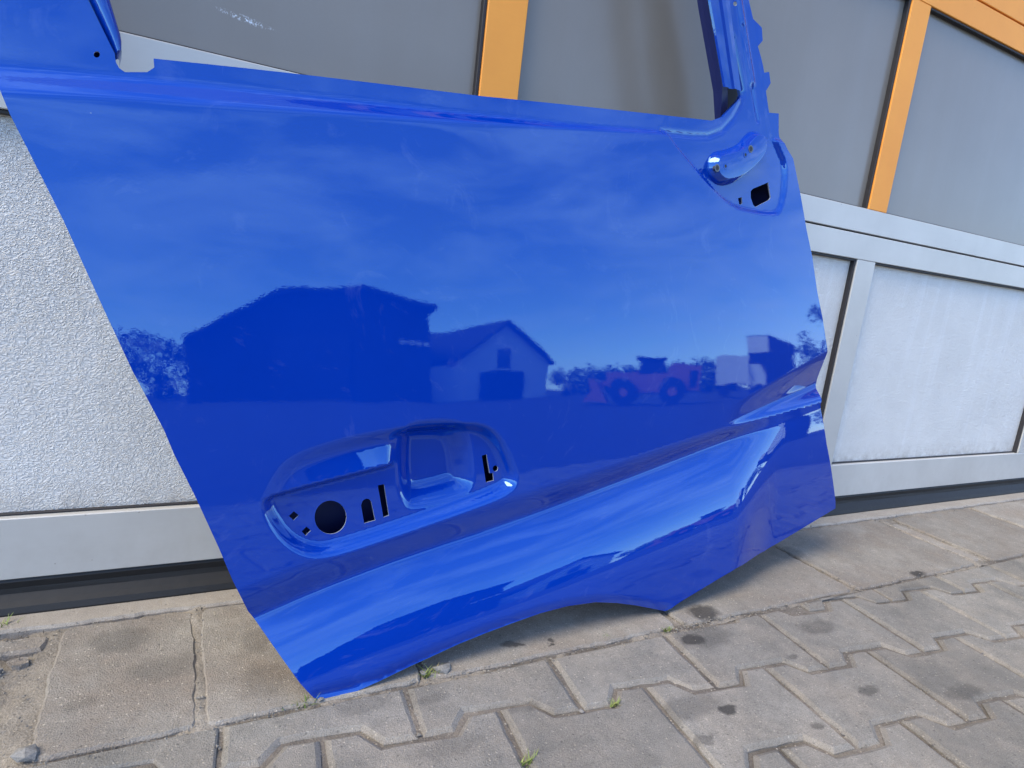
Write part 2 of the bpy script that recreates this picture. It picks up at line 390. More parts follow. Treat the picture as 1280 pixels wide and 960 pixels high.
# ---- slabs along the gate
rough_sheet('mortar_bed', -0.75, 2.9, -0.318, 0.02, 0.007,
            lambda X, Y: -0.0055 + 0.0022 * fbm(X, Y, 45, 3) + 0.0014 * fbm(X, Y, 200, 4)
            + 0.0046 * np.exp(-((X - 0.033) / 0.012) ** 2) + 0.003 * np.exp(-((X - 1.648) / 0.01) ** 2)
            - 0.010 * np.clip((-0.135 - X) / 0.05, 0, 1) * (0.6 + 0.9 * fbm(X, Y, 60, 6) + 0.5 * fbm(X, Y, 170, 8)), M_MORTAR, pavement)
def ragged(x0, x1, y0, y1, amp, seed, step=0.009, corner=0.012):
    r = np.random.default_rng(seed)
    P = []
    for (ax, ay, bx, by) in ((x0, y0, x1, y0), (x1, y0, x1, y1), (x1, y1, x0, y1), (x0, y1, x0, y0)):
        L = math.hypot(bx - ax, by - ay); m = max(2, int(L / step))
        ph = r.uniform(0, 6.28, 6)
        for k in range(m):
            t = k / m; s = t * L
            d = amp * (0.5 * math.sin(s * 31 + ph[0]) + 0.35 * math.sin(s * 77 + ph[1]) + 0.3 * math.sin(s * 190 + ph[2])) + r.normal(0, amp * 0.25)
            e = min(s, L - s); d += max(0, corner - e) * 0.45
            nx, ny = -(by - ay) / L, (bx - ax) / L
            P.append((ax + (bx - ax) * t + nx * d, ay + (by - ay) * t + ny * d))
    return P
slabs = [(-0.128, 0.029, -0.306, -0.058, 0.0018), (0.037, 0.296, -0.307, -0.057, 0.0018), (0.305, 0.735, -0.309, -0.056, 0.0018),
         (0.752, 1.190, -0.309, -0.056, 0.0020), (1.203, 1.640, -0.311, -0.062, 0.0022), (1.657, 1.694, -0.300, -0.085, 0.0030),
         (1.712, 2.088, -0.311, -0.066, 0.0022), (2.106, 2.54, -0.311, -0.060, 0.0020), (2.55, 2.88, -0.311, -0.060, 0.0020)]
for i, (a, b, c, d, am) in enumerate(slabs):
    bm = slab_bm(ragged(a, b, c, d, am, 20 + i), 0.0004 if i != 5 else -0.002, 0.003, 0.0035, 0.05)
    finish('concrete_slab', bm, M_SLAB, pavement)
finish('concrete_slab', slab_bm(ragged(-0.232, -0.142, -0.098, -0.066, 0.0016, 91, 0.012, 0.008), -0.0012, 0.003, 0.004, 0.04), M_SLAB, pavement)
bm = slab_bm(ragged(-0.72, 2.88, -0.050, 0.03, 0.0022, 77, 0.012), 0.0015, 0.003, 0.004, 0.05)
finish('threshold_strip', bm, M_STRIP, pavement)
# broken slab pieces and crumbled corners
def chunk(name, x, y, rx, ry, h, seed, mat=M_STONE, parent=None, z=0.0):
    r = np.random.default_rng(seed); m = 9
    P = [(x + rx * math.cos(t) * r.uniform(.75, 1.2), y + ry * math.sin(t) * r.uniform(.75, 1.2)) for t in np.linspace(0, 6.283, m, endpoint=False)]
    tx, ty = r.uniform(-.12, .12, 2)
    bm = slab_bm(P, z + h, min(rx, ry) * 0.22, h * 0.35, h + 0.02, lambda a, b: (a - x) * tx + (b - y) * ty)
    return finish(name, bm, mat, parent)
for i, (x, y, rx, ry, h) in enumerate([(-0.222, -0.105, .02, .016, -.001), (-0.19, -0.13, .010, .008, -.003), (-0.235, -0.185, .028, .045, .001),
                                       (-0.165, -0.118, .012, .008, -.004), (-0.255, -0.27, .03, .03, 0.0), (-0.33, -0.12, .05, .05, .001), (-0.36, -0.24, .06, .06, .001),
                                       (-0.47, -0.16, .06, .09, .001), (-0.60, -0.17, .07, .10, .001)]):
    chunk('broken_slab_piece', x, y, rx, ry, h, 50 + i, M_SLAB if i > 1 else M_STONE, pavement)
# crumbled mortar lying in the joints: uncountable grit
gv, gf = [], []
def grit(x, y, z, s):
    k = len(gv); a = random.uniform(0, 6.28)
    for (dx, dy, dz) in ((1, 0, 0), (-.5, .87, 0), (-.5, -.87, 0), (0, 0, 1), (0, 0, -1)):
        q = random.uniform(.7, 1.2)
        gv.append((x + s * q * (dx * math.cos(a) - dy * math.sin(a)), y + s * q * (dx * math.sin(a) + dy * math.cos(a)), z + s * q * .7 * dz))
    for f in ((0, 1, 3), (1, 2, 3), (2, 0, 3), (1, 0, 4), (2, 1, 4), (0, 2, 4)): gf.append(tuple(k + i for i in f))
for _ in range(2600):
    u = random.random()
    if u < 0.30: x, y = random.uniform(-.3, 2.4), SEAM - .004 + random.gauss(0, .006)
    elif u < 0.45: x, y = random.uniform(-.3, 2.4), -.054 + random.gauss(0, .006)
    elif u < 0.62: x, y = random.uniform(-.40, -.135), random.uniform(-.31, -.06)
    elif u < 0.75: x, y = random.choice((.033, 1.196, 1.648, 1.703, 2.097, .744)) + random.gauss(0, .006), random.uniform(-.31, -.05)
    elif u < 0.80: x, y = random.gauss(.77, .035), random.gauss(-.315, .012)
    else:
        r = random.randint(0, 4); k = random.randint(-4, 9); t = random.random() * PIT
        q = P0 + ea * (k * PER + (r % 2) * PER / 2 + random.gauss(0, .0015)) + eb * (t - r * PIT)
        x, y = q.x, q.y
        if y > SEAM: continue
    grit(x, y, random.uniform(-.004, .001), random.uniform(.0008, .0024) * (1.6 if random.random() < .06 else 1))
tag(mesh('joint_grit', gv, gf, M_MORTAR, pavement), kind='stuff')

# ------------------------------------------------------------ sectional gate
gate = empty('sectional_gate', (0.46, 0.03, 0))
tag(gate, 'sectional garage gate with grey panes, orange bars and stucco metal lower panels', 'gate')
def G_(name, x0, x1, y0, y1, z0, z1, mat, bev=0.0012):
    o = link(name, box_mesh(name, x0 - .46, x1 - .46, y0 - .03, y1 - .03, z0, z1, mat, bev), gate); return o
SP, MW = 1.0165, 0.069
cols = [-1.6125 + SP * k for k in range(7)]           # left edges of the uprights
XL, XR = cols[0], cols[-1] + MW
G_('bottom_rail', XL, XR, 0.0, 0.045, 0.049, 0.1375, M_ALU)
G_('middle_rail', XL, XR, 0.0, 0.045, 0.6585, 0.7165, M_ALU)
G_('middle_rail', XL, XR, 0.0, 0.045, 0.7205, 0.7750, M_ALU)
G_('rail_joint', XL, XR, 0.012, 0.04, 0.7160, 0.7210, M_GASKET, 0)
G_('top_rail', XL, XR, 0.0, 0.045, 1.2360, 1.2935, M_ORANGE)
G_('top_rail', XL, XR, 0.0, 0.045, 1.2975, 1.3550, M_ORANGE)
G_('rail_joint', XL, XR, 0.012, 0.04, 1.2930, 1.2980, M_GASKET, 0)
G_('top_rail', XL, XR, 0.0, 0.045, 1.8160, 1.8735, M_ORANGE)
G_('top_rail', XL, XR, 0.0, 0.045, 1.8775, 1.9350, M_ORANGE)
G_('top_rail', XL, XR, 0.0, 0.045, 2.3960, 2.4735, M_ORANGE)
bays = [(0.1375, 0.6585, M_ALU, M_STUCCO, 'stucco_panel'), (0.7750, 1.2360, M_ORANGE, M_PANE, 'pane'),
        (1.3550, 1.8160, M_ORANGE, M_PANE, 'pane'), (1.9350, 2.3960, M_ORANGE, M_PANE, 'pane')]
cache = {}
for z0, z1, mm, pm, pn in bays:
    for k, x in enumerate(cols):
        G_('upright', x, x + MW, 0.0003, 0.0447, z0 + 0.0004, z1 - 0.0004, mm)
        if k == len(cols) - 1: continue
        a, b = x + MW, cols[k + 1]
        G_(pn, a + .001, b - .001, 0.0155, 0.022, z0 + .001, z1 - .001, pm, 0)
        # black glazing rubber, almost flush at the sides and top, deeper at the sill
        G_('gasket', b - 0.0065, b - .0003, 0.0035, 0.0154, z0 + .001, z1 - .001, M_GASKET, 0.001)
        G_('gasket', a + .0003, a + 0.0045, 0.0100, 0.0154, z0 + .001, z1 - .001, M_GASKET, 0.001)
        G_('gasket', a + .005, b - .0070, 0.0035, 0.0154, z1 - 0.0055, z1 - .0003, M_GASKET, 0.001)
        G_('gasket', a + .005, b - .0070, 0.0095, 0.0154, z0 + .0003, z0 + 0.0035, M_GASKET, 0.001)
# the building front the gate is set in
M_FACADE = plain('grey facade render', (0.45, 0.44, 0.42), 0.9, 0, 0.15, 3, 0.2)
fac = empty('building_front', (0, 0.2, 0)); tag(fac, 'plain grey building front in which the sectional gate is set', 'building')
for (x0, x1, z0, z1) in ((-16, XL - .01, -.02, 6.2), (XR + .01, 14, -.02, 6.2), (XL - .01, XR + .01, 2.48, 6.2)):
    link('wall', box_mesh('wall', x0, x1, -.25, .05, z0, z1, M_FACADE, 0), fac)
# rubber seal under the gate: hollow bulb with a ground lip
prof = [(0.004, 0.0488), (0.0015, 0.044), (0.004, 0.034), (0.003, 0.026), (-0.004, 0.018), (-0.010, 0.012), (-0.0135, 0.004), (-0.0130, 0.0015), (0.03, 0.0015), (0.03, 0.0488)]
v = []; fc = []
N = len(prof); xs = np.linspace(XL, XR, 40)
for i, x in enumerate(xs):
    for (y, z) in prof: v.append((x - .46, y - .03 + 0.0006 * math.sin(x * 23) * (z < .03), z))
for i in range(len(xs) - 1):
    for j in range(N):
        k = (j + 1) % N; fc.append((i * N + j, i * N + k, (i + 1) * N + k, (i + 1) * N + j))
fc.append(tuple(range(N - 1, -1, -1))); fc.append(tuple((len(xs) - 1) * N + j for j in range(N)))
mesh('bottom_seal', v, fc, M_RUBBER, gate)

# ------------------------------------------------------------ truck door: shape
BELT_LOW = [(-0.302, 0.653), (-0.2983, 0.6536), (-0.2908, 0.6549), (-0.2797, 0.6567), (-0.2648, 0.6592), (-0.2495, 0.6617), (-0.2338, 0.6642), (-0.2176, 0.6668), (-0.201, 0.6693), (-0.1787, 0.6727), (-0.1506, 0.6768), (-0.1167, 0.6817), (-0.0772, 0.6874), (-0.0347, 0.6936), (0.0107, 0.7004), (0.0591, 0.7077), (0.1103, 0.7155), (0.1602, 0.7233), (0.2088, 0.731), (0.256, 0.7386), (0.3018, 0.7461), (0.3453, 0.7533), (0.3864, 0.7601), (0.4251, 0.7665), (0.4615, 0.7725), (0.4887, 0.7771), (0.5069, 0.7801), (0.516, 0.7816)]
BELT_TOP = [(-0.3032, 0.6793), (-0.2994, 0.6799), (-0.2919, 0.681), (-0.2806, 0.6827), (-0.2655, 0.6849), (-0.25, 0.6872), (-0.2341, 0.6896), (-0.2177, 0.6921), (-0.2009, 0.6946), (-0.1783, 0.6977), (-0.1498, 0.7013), (-0.1156, 0.7054), (-0.0754, 0.7101), (-0.0324, 0.7152), (0.0137, 0.7206), (0.0628, 0.7263), (0.1148, 0.7324), (0.1637, 0.7382), (0.2094, 0.7437), (0.252, 0.749), (0.2913, 0.754), (0.3319, 0.7595), (0.3737, 0.7656), (0.4167, 0.7723), (0.4609, 0.7795), (0.494, 0.7849), (0.5162, 0.7885), (0.5272, 0.7903)]
MIR_U0 = 0.516
MIRROR = [(0.5471, 0.7681), (0.5647, 0.7576), (0.5818, 0.7477), (0.5984, 0.7382), (0.6145, 0.7292), (0.6302, 0.7208), (0.6442, 0.7135), (0.6566, 0.7076), (0.6674, 0.703), (0.6765, 0.6997), (0.6859, 0.6969), (0.6956, 0.6946), (0.7056, 0.6928), (0.7159, 0.6916), (0.7292, 0.691), (0.7455, 0.691), (0.7649, 0.6917), (0.7872, 0.6931), (0.8052, 0.6949), (0.8188, 0.6972), (0.8281, 0.6999), (0.8329, 0.7032), (0.8372, 0.708), (0.841, 0.7146), (0.8442, 0.7228), (0.8469, 0.7327), (0.8487, 0.7432), (0.8496, 0.7544), (0.8497, 0.7663), (0.849, 0.7788), (0.8471, 0.7895), (0.8442, 0.7983), (0.8403, 0.8053), (0.8353, 0.8105), (0.8289, 0.8171), (0.8212, 0.8253), (0.8122, 0.835), (0.8017, 0.8463), (0.7901, 0.8711), (0.7772, 0.9097), (0.763, 0.9619), (0.7477, 1.0277), (0.7234, 1.0727), (0.6904, 1.0969), (0.6484, 1.1002), (0.5977, 1.0828), (0.5608, 1.0588), (0.5379, 1.0285), (0.529, 0.9917), (0.5339, 0.9485), (0.5368, 0.9121), (0.5375, 0.8824), (0.5362, 0.8596), (0.5326, 0.8435), (0.5296, 0.8292), (0.527, 0.8167), (0.5249, 0.806), (0.5233, 0.7971), (0.5264, 0.7878), (0.5344, 0.7781)]
CORNER_BEAD = [(0.5234, 0.7874), (0.5916, 0.7963), (0.6329, 0.8048), (0.6668, 0.8209), (0.6941, 0.8479), (0.7132, 0.8775), (0.715, 0.8953), (0.7052, 0.9195), (0.689, 0.9612)]
GROOVE = [(-0.0695, 0.1014), (-0.065, 0.1028), (-0.0559, 0.1056), (-0.0422, 0.1098), (-0.0241, 0.1154), (-0.0039, 0.1212), (0.0183, 0.1272), (0.0424, 0.1333), (0.0686, 0.1397), (0.099, 0.1464), (0.1338, 0.1534), (0.1728, 0.1608), (0.2161, 0.1684), (0.2599, 0.1766), (0.304, 0.1853), (0.3486, 0.1944), (0.3936, 0.2041), (0.4436, 0.2149), (0.4987, 0.227), (0.5588, 0.2402), (0.624, 0.2547), (0.685, 0.2678), (0.742, 0.2794), (0.7949, 0.2897), (0.8438, 0.2986), (0.8804, 0.3052), (0.9048, 0.3097), (0.917, 0.3119)]
TIP = (0.713, 0.3155)
SCOOP = [(0.7253, 0.3135), (0.7329, 0.3153), (0.7482, 0.3189), (0.771, 0.3243), (0.8016, 0.3314), (0.835, 0.339), (0.8715, 0.347), (0.9109, 0.3554), (0.9533, 0.3641), (0.9851, 0.3707), (1.0063, 0.3751), (1.0169, 0.3773)]
RECESS = [(-0.0696, 0.2555), (-0.0684, 0.2594), (-0.0672, 0.2633), (-0.0657, 0.2671), (-0.064, 0.2709), (-0.0621, 0.2746), (-0.06, 0.2783), (-0.0577, 0.2819), (-0.0552, 0.2854), (-0.0525, 0.289), (-0.0492, 0.2923), (-0.0453, 0.2955), (-0.0407, 0.2985), (-0.0356, 0.3014), (-0.0298, 0.3041), (-0.0234, 0.3066), (-0.0164, 0.309), (-0.0087, 0.3113), (-0.0011, 0.3134), (0.0067, 0.3154), (0.0144, 0.3173), (0.0222, 0.3191), (0.03, 0.3207), (0.0378, 0.3223), (0.0457, 0.3237), (0.0537, 0.3251), (0.0621, 0.3263), (0.0712, 0.3274), (0.0808, 0.3285), (0.0909, 0.3295), (0.1016, 0.3304), (0.1129, 0.3312), (0.1247, 0.3319), (0.1371, 0.3325), (0.1486, 0.333), (0.1591, 0.3334), (0.1688, 0.3336), (0.1775, 0.3337), (0.1853, 0.3336), (0.1923, 0.3334), (0.1983, 0.3331), (0.2034, 0.3326), (0.2083, 0.3319), (0.213, 0.331), (0.2175, 0.3298), (0.2218, 0.3284), (0.2258, 0.3268), (0.2297, 0.3249), (0.2333, 0.3228), (0.2368, 0.3205), (0.2401, 0.3179), (0.2433, 0.3151), (0.2465, 0.3121), (0.2495, 0.3088), (0.2524, 0.3053), (0.2553, 0.3016), (0.258, 0.2976), (0.2606, 0.2935), (0.2631, 0.2893), (0.2655, 0.2852), (0.2678, 0.2812), (0.27, 0.2772), (0.272, 0.2733), (0.2739, 0.2694), (0.2758, 0.2656), (0.2774, 0.2618), (0.2788, 0.2581), (0.2797, 0.2546), (0.2803, 0.2512), (0.2806, 0.2478), (0.2804, 0.2446), (0.2799, 0.2415), (0.2791, 0.2385), (0.2778, 0.2356), (0.2755, 0.2328), (0.2722, 0.2299), (0.2677, 0.2272), (0.2623, 0.2244), (0.2557, 0.2217), (0.2481, 0.219), (0.2394, 0.2164), (0.2297, 0.2137), (0.2195, 0.2111), (0.2088, 0.2084), (0.1977, 0.2056), (0.1861, 0.2027), (0.174, 0.1998), (0.1614, 0.1969), (0.1484, 0.1939), (0.135, 0.1908), (0.1221, 0.1879), (0.1097, 0.1852), (0.098, 0.1826), (0.0868, 0.1802), (0.0763, 0.1779), (0.0663, 0.1758), (0.0568, 0.1739), (0.048, 0.1721), (0.0398, 0.1706), (0.0323, 0.1693), (0.0255, 0.1683), (0.0194, 0.1675), (0.0139, 0.167), (0.0091, 0.1668), (0.005, 0.1668), (0.0016, 0.167), (-0.0018, 0.1675), (-0.0052, 0.1681), (-0.0086, 0.169), (-0.012, 0.17), (-0.0154, 0.1713), (-0.0188, 0.1727), (-0.0221, 0.1743), (-0.0255, 0.1762), (-0.0287, 0.1782), (-0.0319, 0.1803), (-0.0349, 0.1826), (-0.0379, 0.1851), (-0.0407, 0.1877), (-0.0435, 0.1904), (-0.0461, 0.1934), (-0.0487, 0.1964), (-0.0512, 0.1997), (-0.0536, 0.2031), (-0.0559, 0.2066), (-0.0582, 0.2103), (-0.0603, 0.2141), (-0.0625, 0.2181), (-0.0645, 0.2223), (-0.0665, 0.2266), (-0.0681, 0.2309), (-0.0693, 0.2351), (-0.0701, 0.2393), (-0.0705, 0.2434), (-0.0706, 0.2475), (-0.0703, 0.2515)]
LEDGE = [(-0.0724, 0.2429), (-0.0709, 0.2432), (-0.068, 0.2439), (-0.0636, 0.2448), (-0.0577, 0.2461), (-0.0508, 0.2476), (-0.0428, 0.2493), (-0.0338, 0.2512), (-0.0236, 0.2533), (-0.0132, 0.2554), (-0.0024, 0.2575), (0.0087, 0.2596), (0.0201, 0.2618), (0.0318, 0.264), (0.0436, 0.2662), (0.0556, 0.2684), (0.0678, 0.2708), (0.0769, 0.2725), (0.083, 0.2736), (0.0861, 0.2742)]
RECESS_TOP = [(-0.0743, 0.2827), (-0.0724, 0.2841), (-0.0685, 0.287), (-0.0626, 0.2913), (-0.0549, 0.297), (-0.0452, 0.3022), (-0.0337, 0.3067), (-0.0202, 0.3107), (-0.005, 0.314), (0.0105, 0.3172), (0.0261, 0.3202), (0.0418, 0.3231), (0.0576, 0.3257), (0.0757, 0.328), (0.096, 0.33), (0.1185, 0.3316), (0.1433, 0.3328), (0.1618, 0.3338), (0.1742, 0.3344), (0.1804, 0.3347)]
RAMP_U = (-0.0641, 0.0906)
BOWL = [(0.1064, 0.3334), (0.1093, 0.3347), (0.1129, 0.3359), (0.1172, 0.3369), (0.1221, 0.3376), (0.1277, 0.3382), (0.134, 0.3386), (0.141, 0.3387), (0.1486, 0.3387), (0.157, 0.3385), (0.1646, 0.3379), (0.1716, 0.3369), (0.1779, 0.3354), (0.1835, 0.3336), (0.1884, 0.3314), (0.1926, 0.3288), (0.1962, 0.3258), (0.1991, 0.3225), (0.2018, 0.3188), (0.2042, 0.3147), (0.2065, 0.3104), (0.2085, 0.3058), (0.2104, 0.3009), (0.212, 0.2956), (0.2134, 0.29), (0.2146, 0.2842), (0.2157, 0.2786), (0.2166, 0.2734), (0.2174, 0.2686), (0.218, 0.2641), (0.2185, 0.2599), (0.2189, 0.256), (0.2191, 0.2525), (0.2192, 0.2494), (0.219, 0.2463), (0.2186, 0.2434), (0.218, 0.2407), (0.2171, 0.2381), (0.216, 0.2356), (0.2146, 0.2332), (0.2129, 0.231), (0.2111, 0.2289), (0.2082, 0.2269), (0.2043, 0.2249), (0.1995, 0.2231), (0.1936, 0.2212), (0.1867, 0.2195), (0.1789, 0.2178), (0.17, 0.2162), (0.1602, 0.2147), (0.1513, 0.2135), (0.1434, 0.2128), (0.1364, 0.2124), (0.1305, 0.2125), (0.1255, 0.2129), (0.1215, 0.2138), (0.1184, 0.215), (0.1163, 0.2166), (0.1143, 0.2186), (0.1124, 0.2208), (0.1105, 0.2234), (0.1087, 0.2263), (0.107, 0.2295), (0.1054, 0.233), (0.1038, 0.2368), (0.1023, 0.241), (0.101, 0.2457), (0.0998, 0.2511), (0.0989, 0.2572), (0.0981, 0.2638), (0.0974, 0.2711), (0.097, 0.279), (0.0967, 0.2875), (0.0966, 0.2966), (0.0969, 0.3048), (0.0975, 0.312), (0.0985, 0.3182), (0.0999, 0.3234), (0.1017, 0.3277), (0.1039, 0.331)]
BEADS = [([(0.6809, 0.9746), (0.7124, 0.8987)], -0.01, 0.008), ([(0.7058, 1.0051), (0.7302, 0.9391), (0.7616, 0.8585)], -0.003, 0.0035), ([(0.6798, 1.0871), (0.7194, 0.9695), (0.7371, 0.9208)], 0.005, 0.007)]
ROLL = [(-0.0016, 0.0015), (0.0711, 0.005), (0.1507, 0.0225), (0.2261, 0.0363), (0.319, 0.047), (0.369, 0.0485), (0.4239, 0.0445), (0.4693, 0.0346), (0.5119, 0.0225), (0.5743, 0.0007)]
LEFT = [(0.0005, -0.0031), (-0.0072, 0.0007), (-0.0234, 0.0221), (-0.0458, 0.0577), (-0.0647, 0.0881), (-0.0791, 0.1109), (-0.0992, 0.1581), (-0.1142, 0.1981), (-0.1377, 0.2568), (-0.16, 0.3082), (-0.1693, 0.3338), (-0.1981, 0.3959), (-0.2226, 0.4562), (-0.2373, 0.4932), (-0.2566, 0.5422), (-0.2783, 0.5917), (-0.2966, 0.6329), (-0.3042, 0.654)]
BOTTOM = [(0.0005, -0.0031), (0.0446, -0.003), (0.0728, 0.0022), (0.1171, 0.0131), (0.1522, 0.0207), (0.1854, 0.0279), (0.2273, 0.0352), (0.2728, 0.0413), (0.3193, 0.0469), (0.3683, 0.049), (0.4224, 0.0455), (0.4677, 0.0356), (0.5104, 0.0234), (0.5688, 0.0038)]
RIGHT = [(0.5777, 0.0009), (0.607, 0.0119), (0.641, 0.021), (0.6762, 0.0303), (0.7127, 0.0399), (0.7523, 0.049), (0.8104, 0.0516), (0.8751, 0.0535), (0.9232, 0.0634), (0.9699, 0.075), (1.0187, 0.0869), (1.0698, 0.0992), (1.1236, 0.1118), (1.1177, 0.1307), (1.0811, 0.2003), (1.0513, 0.2592), (1.021, 0.342), (1.0375, 0.3726), (1.0482, 0.3854), (1.0425, 0.403), (1.0324, 0.4344), (1.0307, 0.4514), (1.0004, 0.5188), (0.9719, 0.5728), (0.946, 0.6363), (0.9205, 0.6842), (0.8913, 0.7496), (0.8615, 0.8097), (0.8426, 0.8221), (0.8283, 0.8358), (0.8233, 0.8487), (0.8201, 0.8842), (0.7915, 0.879), (0.7792, 0.9144), (0.7919, 0.9318), (0.7858, 0.95), (0.7721, 0.945), (0.7637, 0.9638), (0.751, 0.9854), (0.7636, 0.9987), (0.7598, 1.0199), (0.7349, 1.0277), (0.7196, 1.0585)]
SILL = [(-0.1807, 0.7189), (-0.0982, 0.7302), (-0.0123, 0.7413), (0.1954, 0.7665), (0.3959, 0.7953), (0.6204, 0.8282), (0.6382, 0.8308), (0.6659, 0.8437), (0.6914, 0.8684), (0.7174, 0.8941), (0.7145, 0.911), (0.682, 0.9724), (0.663, 1.0401)]
NOTCH = [(-0.215, 0.7157), (-0.2136, 0.7066), (-0.2109, 0.7018), (-0.206, 0.699), (-0.1863, 0.7038), (-0.1799, 0.7102), (-0.1807, 0.7189)]
BPILLAR = [(-0.2385, 0.7633), (-0.215, 0.7157)]
BSTRIP = [(-0.2385, 0.7633), (-0.215, 0.7157), (-0.2061, 0.7243), (-0.2075, 0.731), (-0.2117, 0.744), (-0.2192, 0.7691)]
H_CIRC = [(0.0363, 0.2117), (0.0359, 0.2069), (0.0346, 0.2024), (0.0323, 0.1985), (0.0292, 0.1953), (0.0254, 0.1932), (0.0212, 0.1921), (0.0167, 0.1921), (0.0122, 0.1932), (0.008, 0.1953), (0.0041, 0.1983), (0.0009, 0.2021), (-0.0016, 0.2065), (-0.0032, 0.2112), (-0.0038, 0.2161), (-0.0035, 0.2208), (-0.0022, 0.2252), (-0, 0.229), (0.003, 0.2321), (0.0066, 0.2343), (0.0108, 0.2355), (0.0152, 0.2356), (0.0196, 0.2347), (0.024, 0.2326), (0.0279, 0.2297), (0.0313, 0.2259), (0.0339, 0.2215), (0.0356, 0.2167)]
H_ARCH = [(0.0596, 0.2012), (0.0544, 0.2261), (0.0562, 0.2312), (0.0603, 0.234), (0.0646, 0.2331), (0.068, 0.2291), (0.0744, 0.2038)]
H_SLOT = [(0.0756, 0.2502), (0.0842, 0.2511), (0.0928, 0.2083), (0.0852, 0.2064)]
H_SQ1 = [(-0.0345, 0.2208), (-0.029, 0.2263), (-0.0227, 0.2206), (-0.0287, 0.2147)]
H_SQ2 = [(-0.0188, 0.1999), (-0.0132, 0.2054), (-0.0077, 0.1997), (-0.0138, 0.1937)]
H_RS = [(0.2271, 0.2811), (0.2348, 0.2824), (0.2419, 0.2545), (0.2472, 0.2547), (0.2493, 0.2434), (0.2363, 0.2415)]
H_RC = [(0.2554, 0.2606), (0.2549, 0.2584), (0.2533, 0.2569), (0.2511, 0.2565), (0.2488, 0.2572), (0.247, 0.259), (0.2462, 0.2613), (0.2467, 0.2635), (0.2482, 0.265), (0.2505, 0.2654), (0.2528, 0.2647), (0.2546, 0.2629)]
H_MB = [(0.7522, 0.7324), (0.7585, 0.7377), (0.8012, 0.7563), (0.8111, 0.7304), (0.8068, 0.7253), (0.7686, 0.7065), (0.7613, 0.7097), (0.7533, 0.7212)]
H_MS = [(0.7181, 0.7143), (0.7288, 0.7181), (0.7314, 0.7073), (0.7236, 0.7033)]
H_BP = [(-0.2272, 0.711), (-0.2275, 0.7094), (-0.2285, 0.708), (-0.2299, 0.7072), (-0.2312, 0.7073), (-0.2322, 0.7082), (-0.2325, 0.7097), (-0.2322, 0.7113), (-0.2312, 0.7127), (-0.2299, 0.7134), (-0.2285, 0.7134), (-0.2275, 0.7125)]
H_AP = [(0.6882, 1.0383), (0.6881, 1.0363), (0.687, 1.0347), (0.685, 1.0337), (0.6827, 1.0336), (0.6809, 1.0345), (0.6801, 1.0363), (0.6806, 1.0384), (0.6822, 1.0403), (0.6842, 1.0414), (0.6861, 1.0413), (0.6875, 1.0401)]
CH_B = [(0.6004, 1.0146), (0.6533, 0.8906)]
CH_A = [(0.6427, 1.0261), (0.6907, 0.8946)]
CH_C = [(0.6001, 1.0219), (0.6543, 0.8377)]
PAD = [(0.6328, 0.7579), (0.6365, 0.7711), (0.6467, 0.7814), (0.6783, 0.7914), (0.7073, 0.805), (0.7231, 0.8212), (0.7359, 0.8336), (0.7532, 0.8384), (0.7698, 0.8342), (0.7783, 0.8205), (0.7782, 0.8027), (0.7622, 0.7797), (0.7326, 0.7546), (0.7, 0.736), (0.6677, 0.7259), (0.6478, 0.7314), (0.6358, 0.7418)]
PADTOP = [(0.6243, 0.7498), (0.6259, 0.7612), (0.6369, 0.7703), (0.6624, 0.7781), (0.6861, 0.7919), (0.7001, 0.8081), (0.7122, 0.8158), (0.7256, 0.8153), (0.7354, 0.8057), (0.7359, 0.791), (0.7187, 0.7699), (0.6916, 0.7515), (0.6616, 0.737), (0.6401, 0.7343), (0.6285, 0.7405)]
NUTS = [(0.639, 0.7494), (0.7235, 0.7975)]
PINS = [(0.6597, 0.7561), (0.71, 0.7846)]
# ---- door surface (metres; u along the door, v up its face, w outwards) ----
def _seg(u, v, P, closed):
    """unsigned distance to a polyline and the winding test for a closed one"""
    d = np.full(u.shape, 1e9); ins = np.zeros(u.shape, bool)
    m = len(P)
    for i in range(m if closed else m - 1):
        ax, ay = P[i]; bx, by = P[(i + 1) % m]
        ex, ey = bx - ax, by - ay
        t = np.clip(((u - ax) * ex + (v - ay) * ey) / (ex * ex + ey * ey + 1e-12), 0, 1)
        d = np.minimum(d, np.hypot(u - ax - t * ex, v - ay - t * ey))
        if closed:
            c = ((ay > v) != (by > v))
            with np.errstate(divide='ignore', invalid='ignore'):
                c &= u < (bx - ax) * (v - ay) / (by - ay if by != ay else 1e-12) + ax
            ins ^= c
    return d, ins
def sdf(u, v, P):                       # > 0 inside
    d, ins = _seg(u, v, P, True)
    return np.where(ins, d, -d)
def line_v(u, P):                       # height of a left-to-right line at u, ends extended
    xs = np.array([p[0] for p in P]); ys = np.array([p[1] for p in P])
    y = np.interp(u, xs, ys)
    y = np.where(u < xs[0], ys[0] + (u - xs[0]) * (ys[1] - ys[0]) / (xs[1] - xs[0]), y)
    y = np.where(u > xs[-1], ys[-1] + (u - xs[-1]) * (ys[-1] - ys[-2]) / (xs[-1] - xs[-2]), y)
    return y
def sst(x):
    x = np.clip(x, 0, 1); return x * x * (3 - 2 * x)
def softplus(x, r):                     # max(x,0) rounded over about r
    return 0.5 * (x + np.sqrt(x * x + r * r))
def chaikin(P, n=2, closed=True):
    P = [tuple(p) for p in P]
    for _ in range(n):
        Q = []
        m = len(P)
        if not closed: Q.append(P[0])
        for i in range(m if closed else m - 1):
            a, b = P[i], P[(i + 1) % m]
            Q += [(.75*a[0]+.25*b[0], .75*a[1]+.25*b[1]), (.25*a[0]+.75*b[0], .25*a[1]+.75*b[1])]
        if not closed: Q.append(P[-1])
        P = Q
    return P
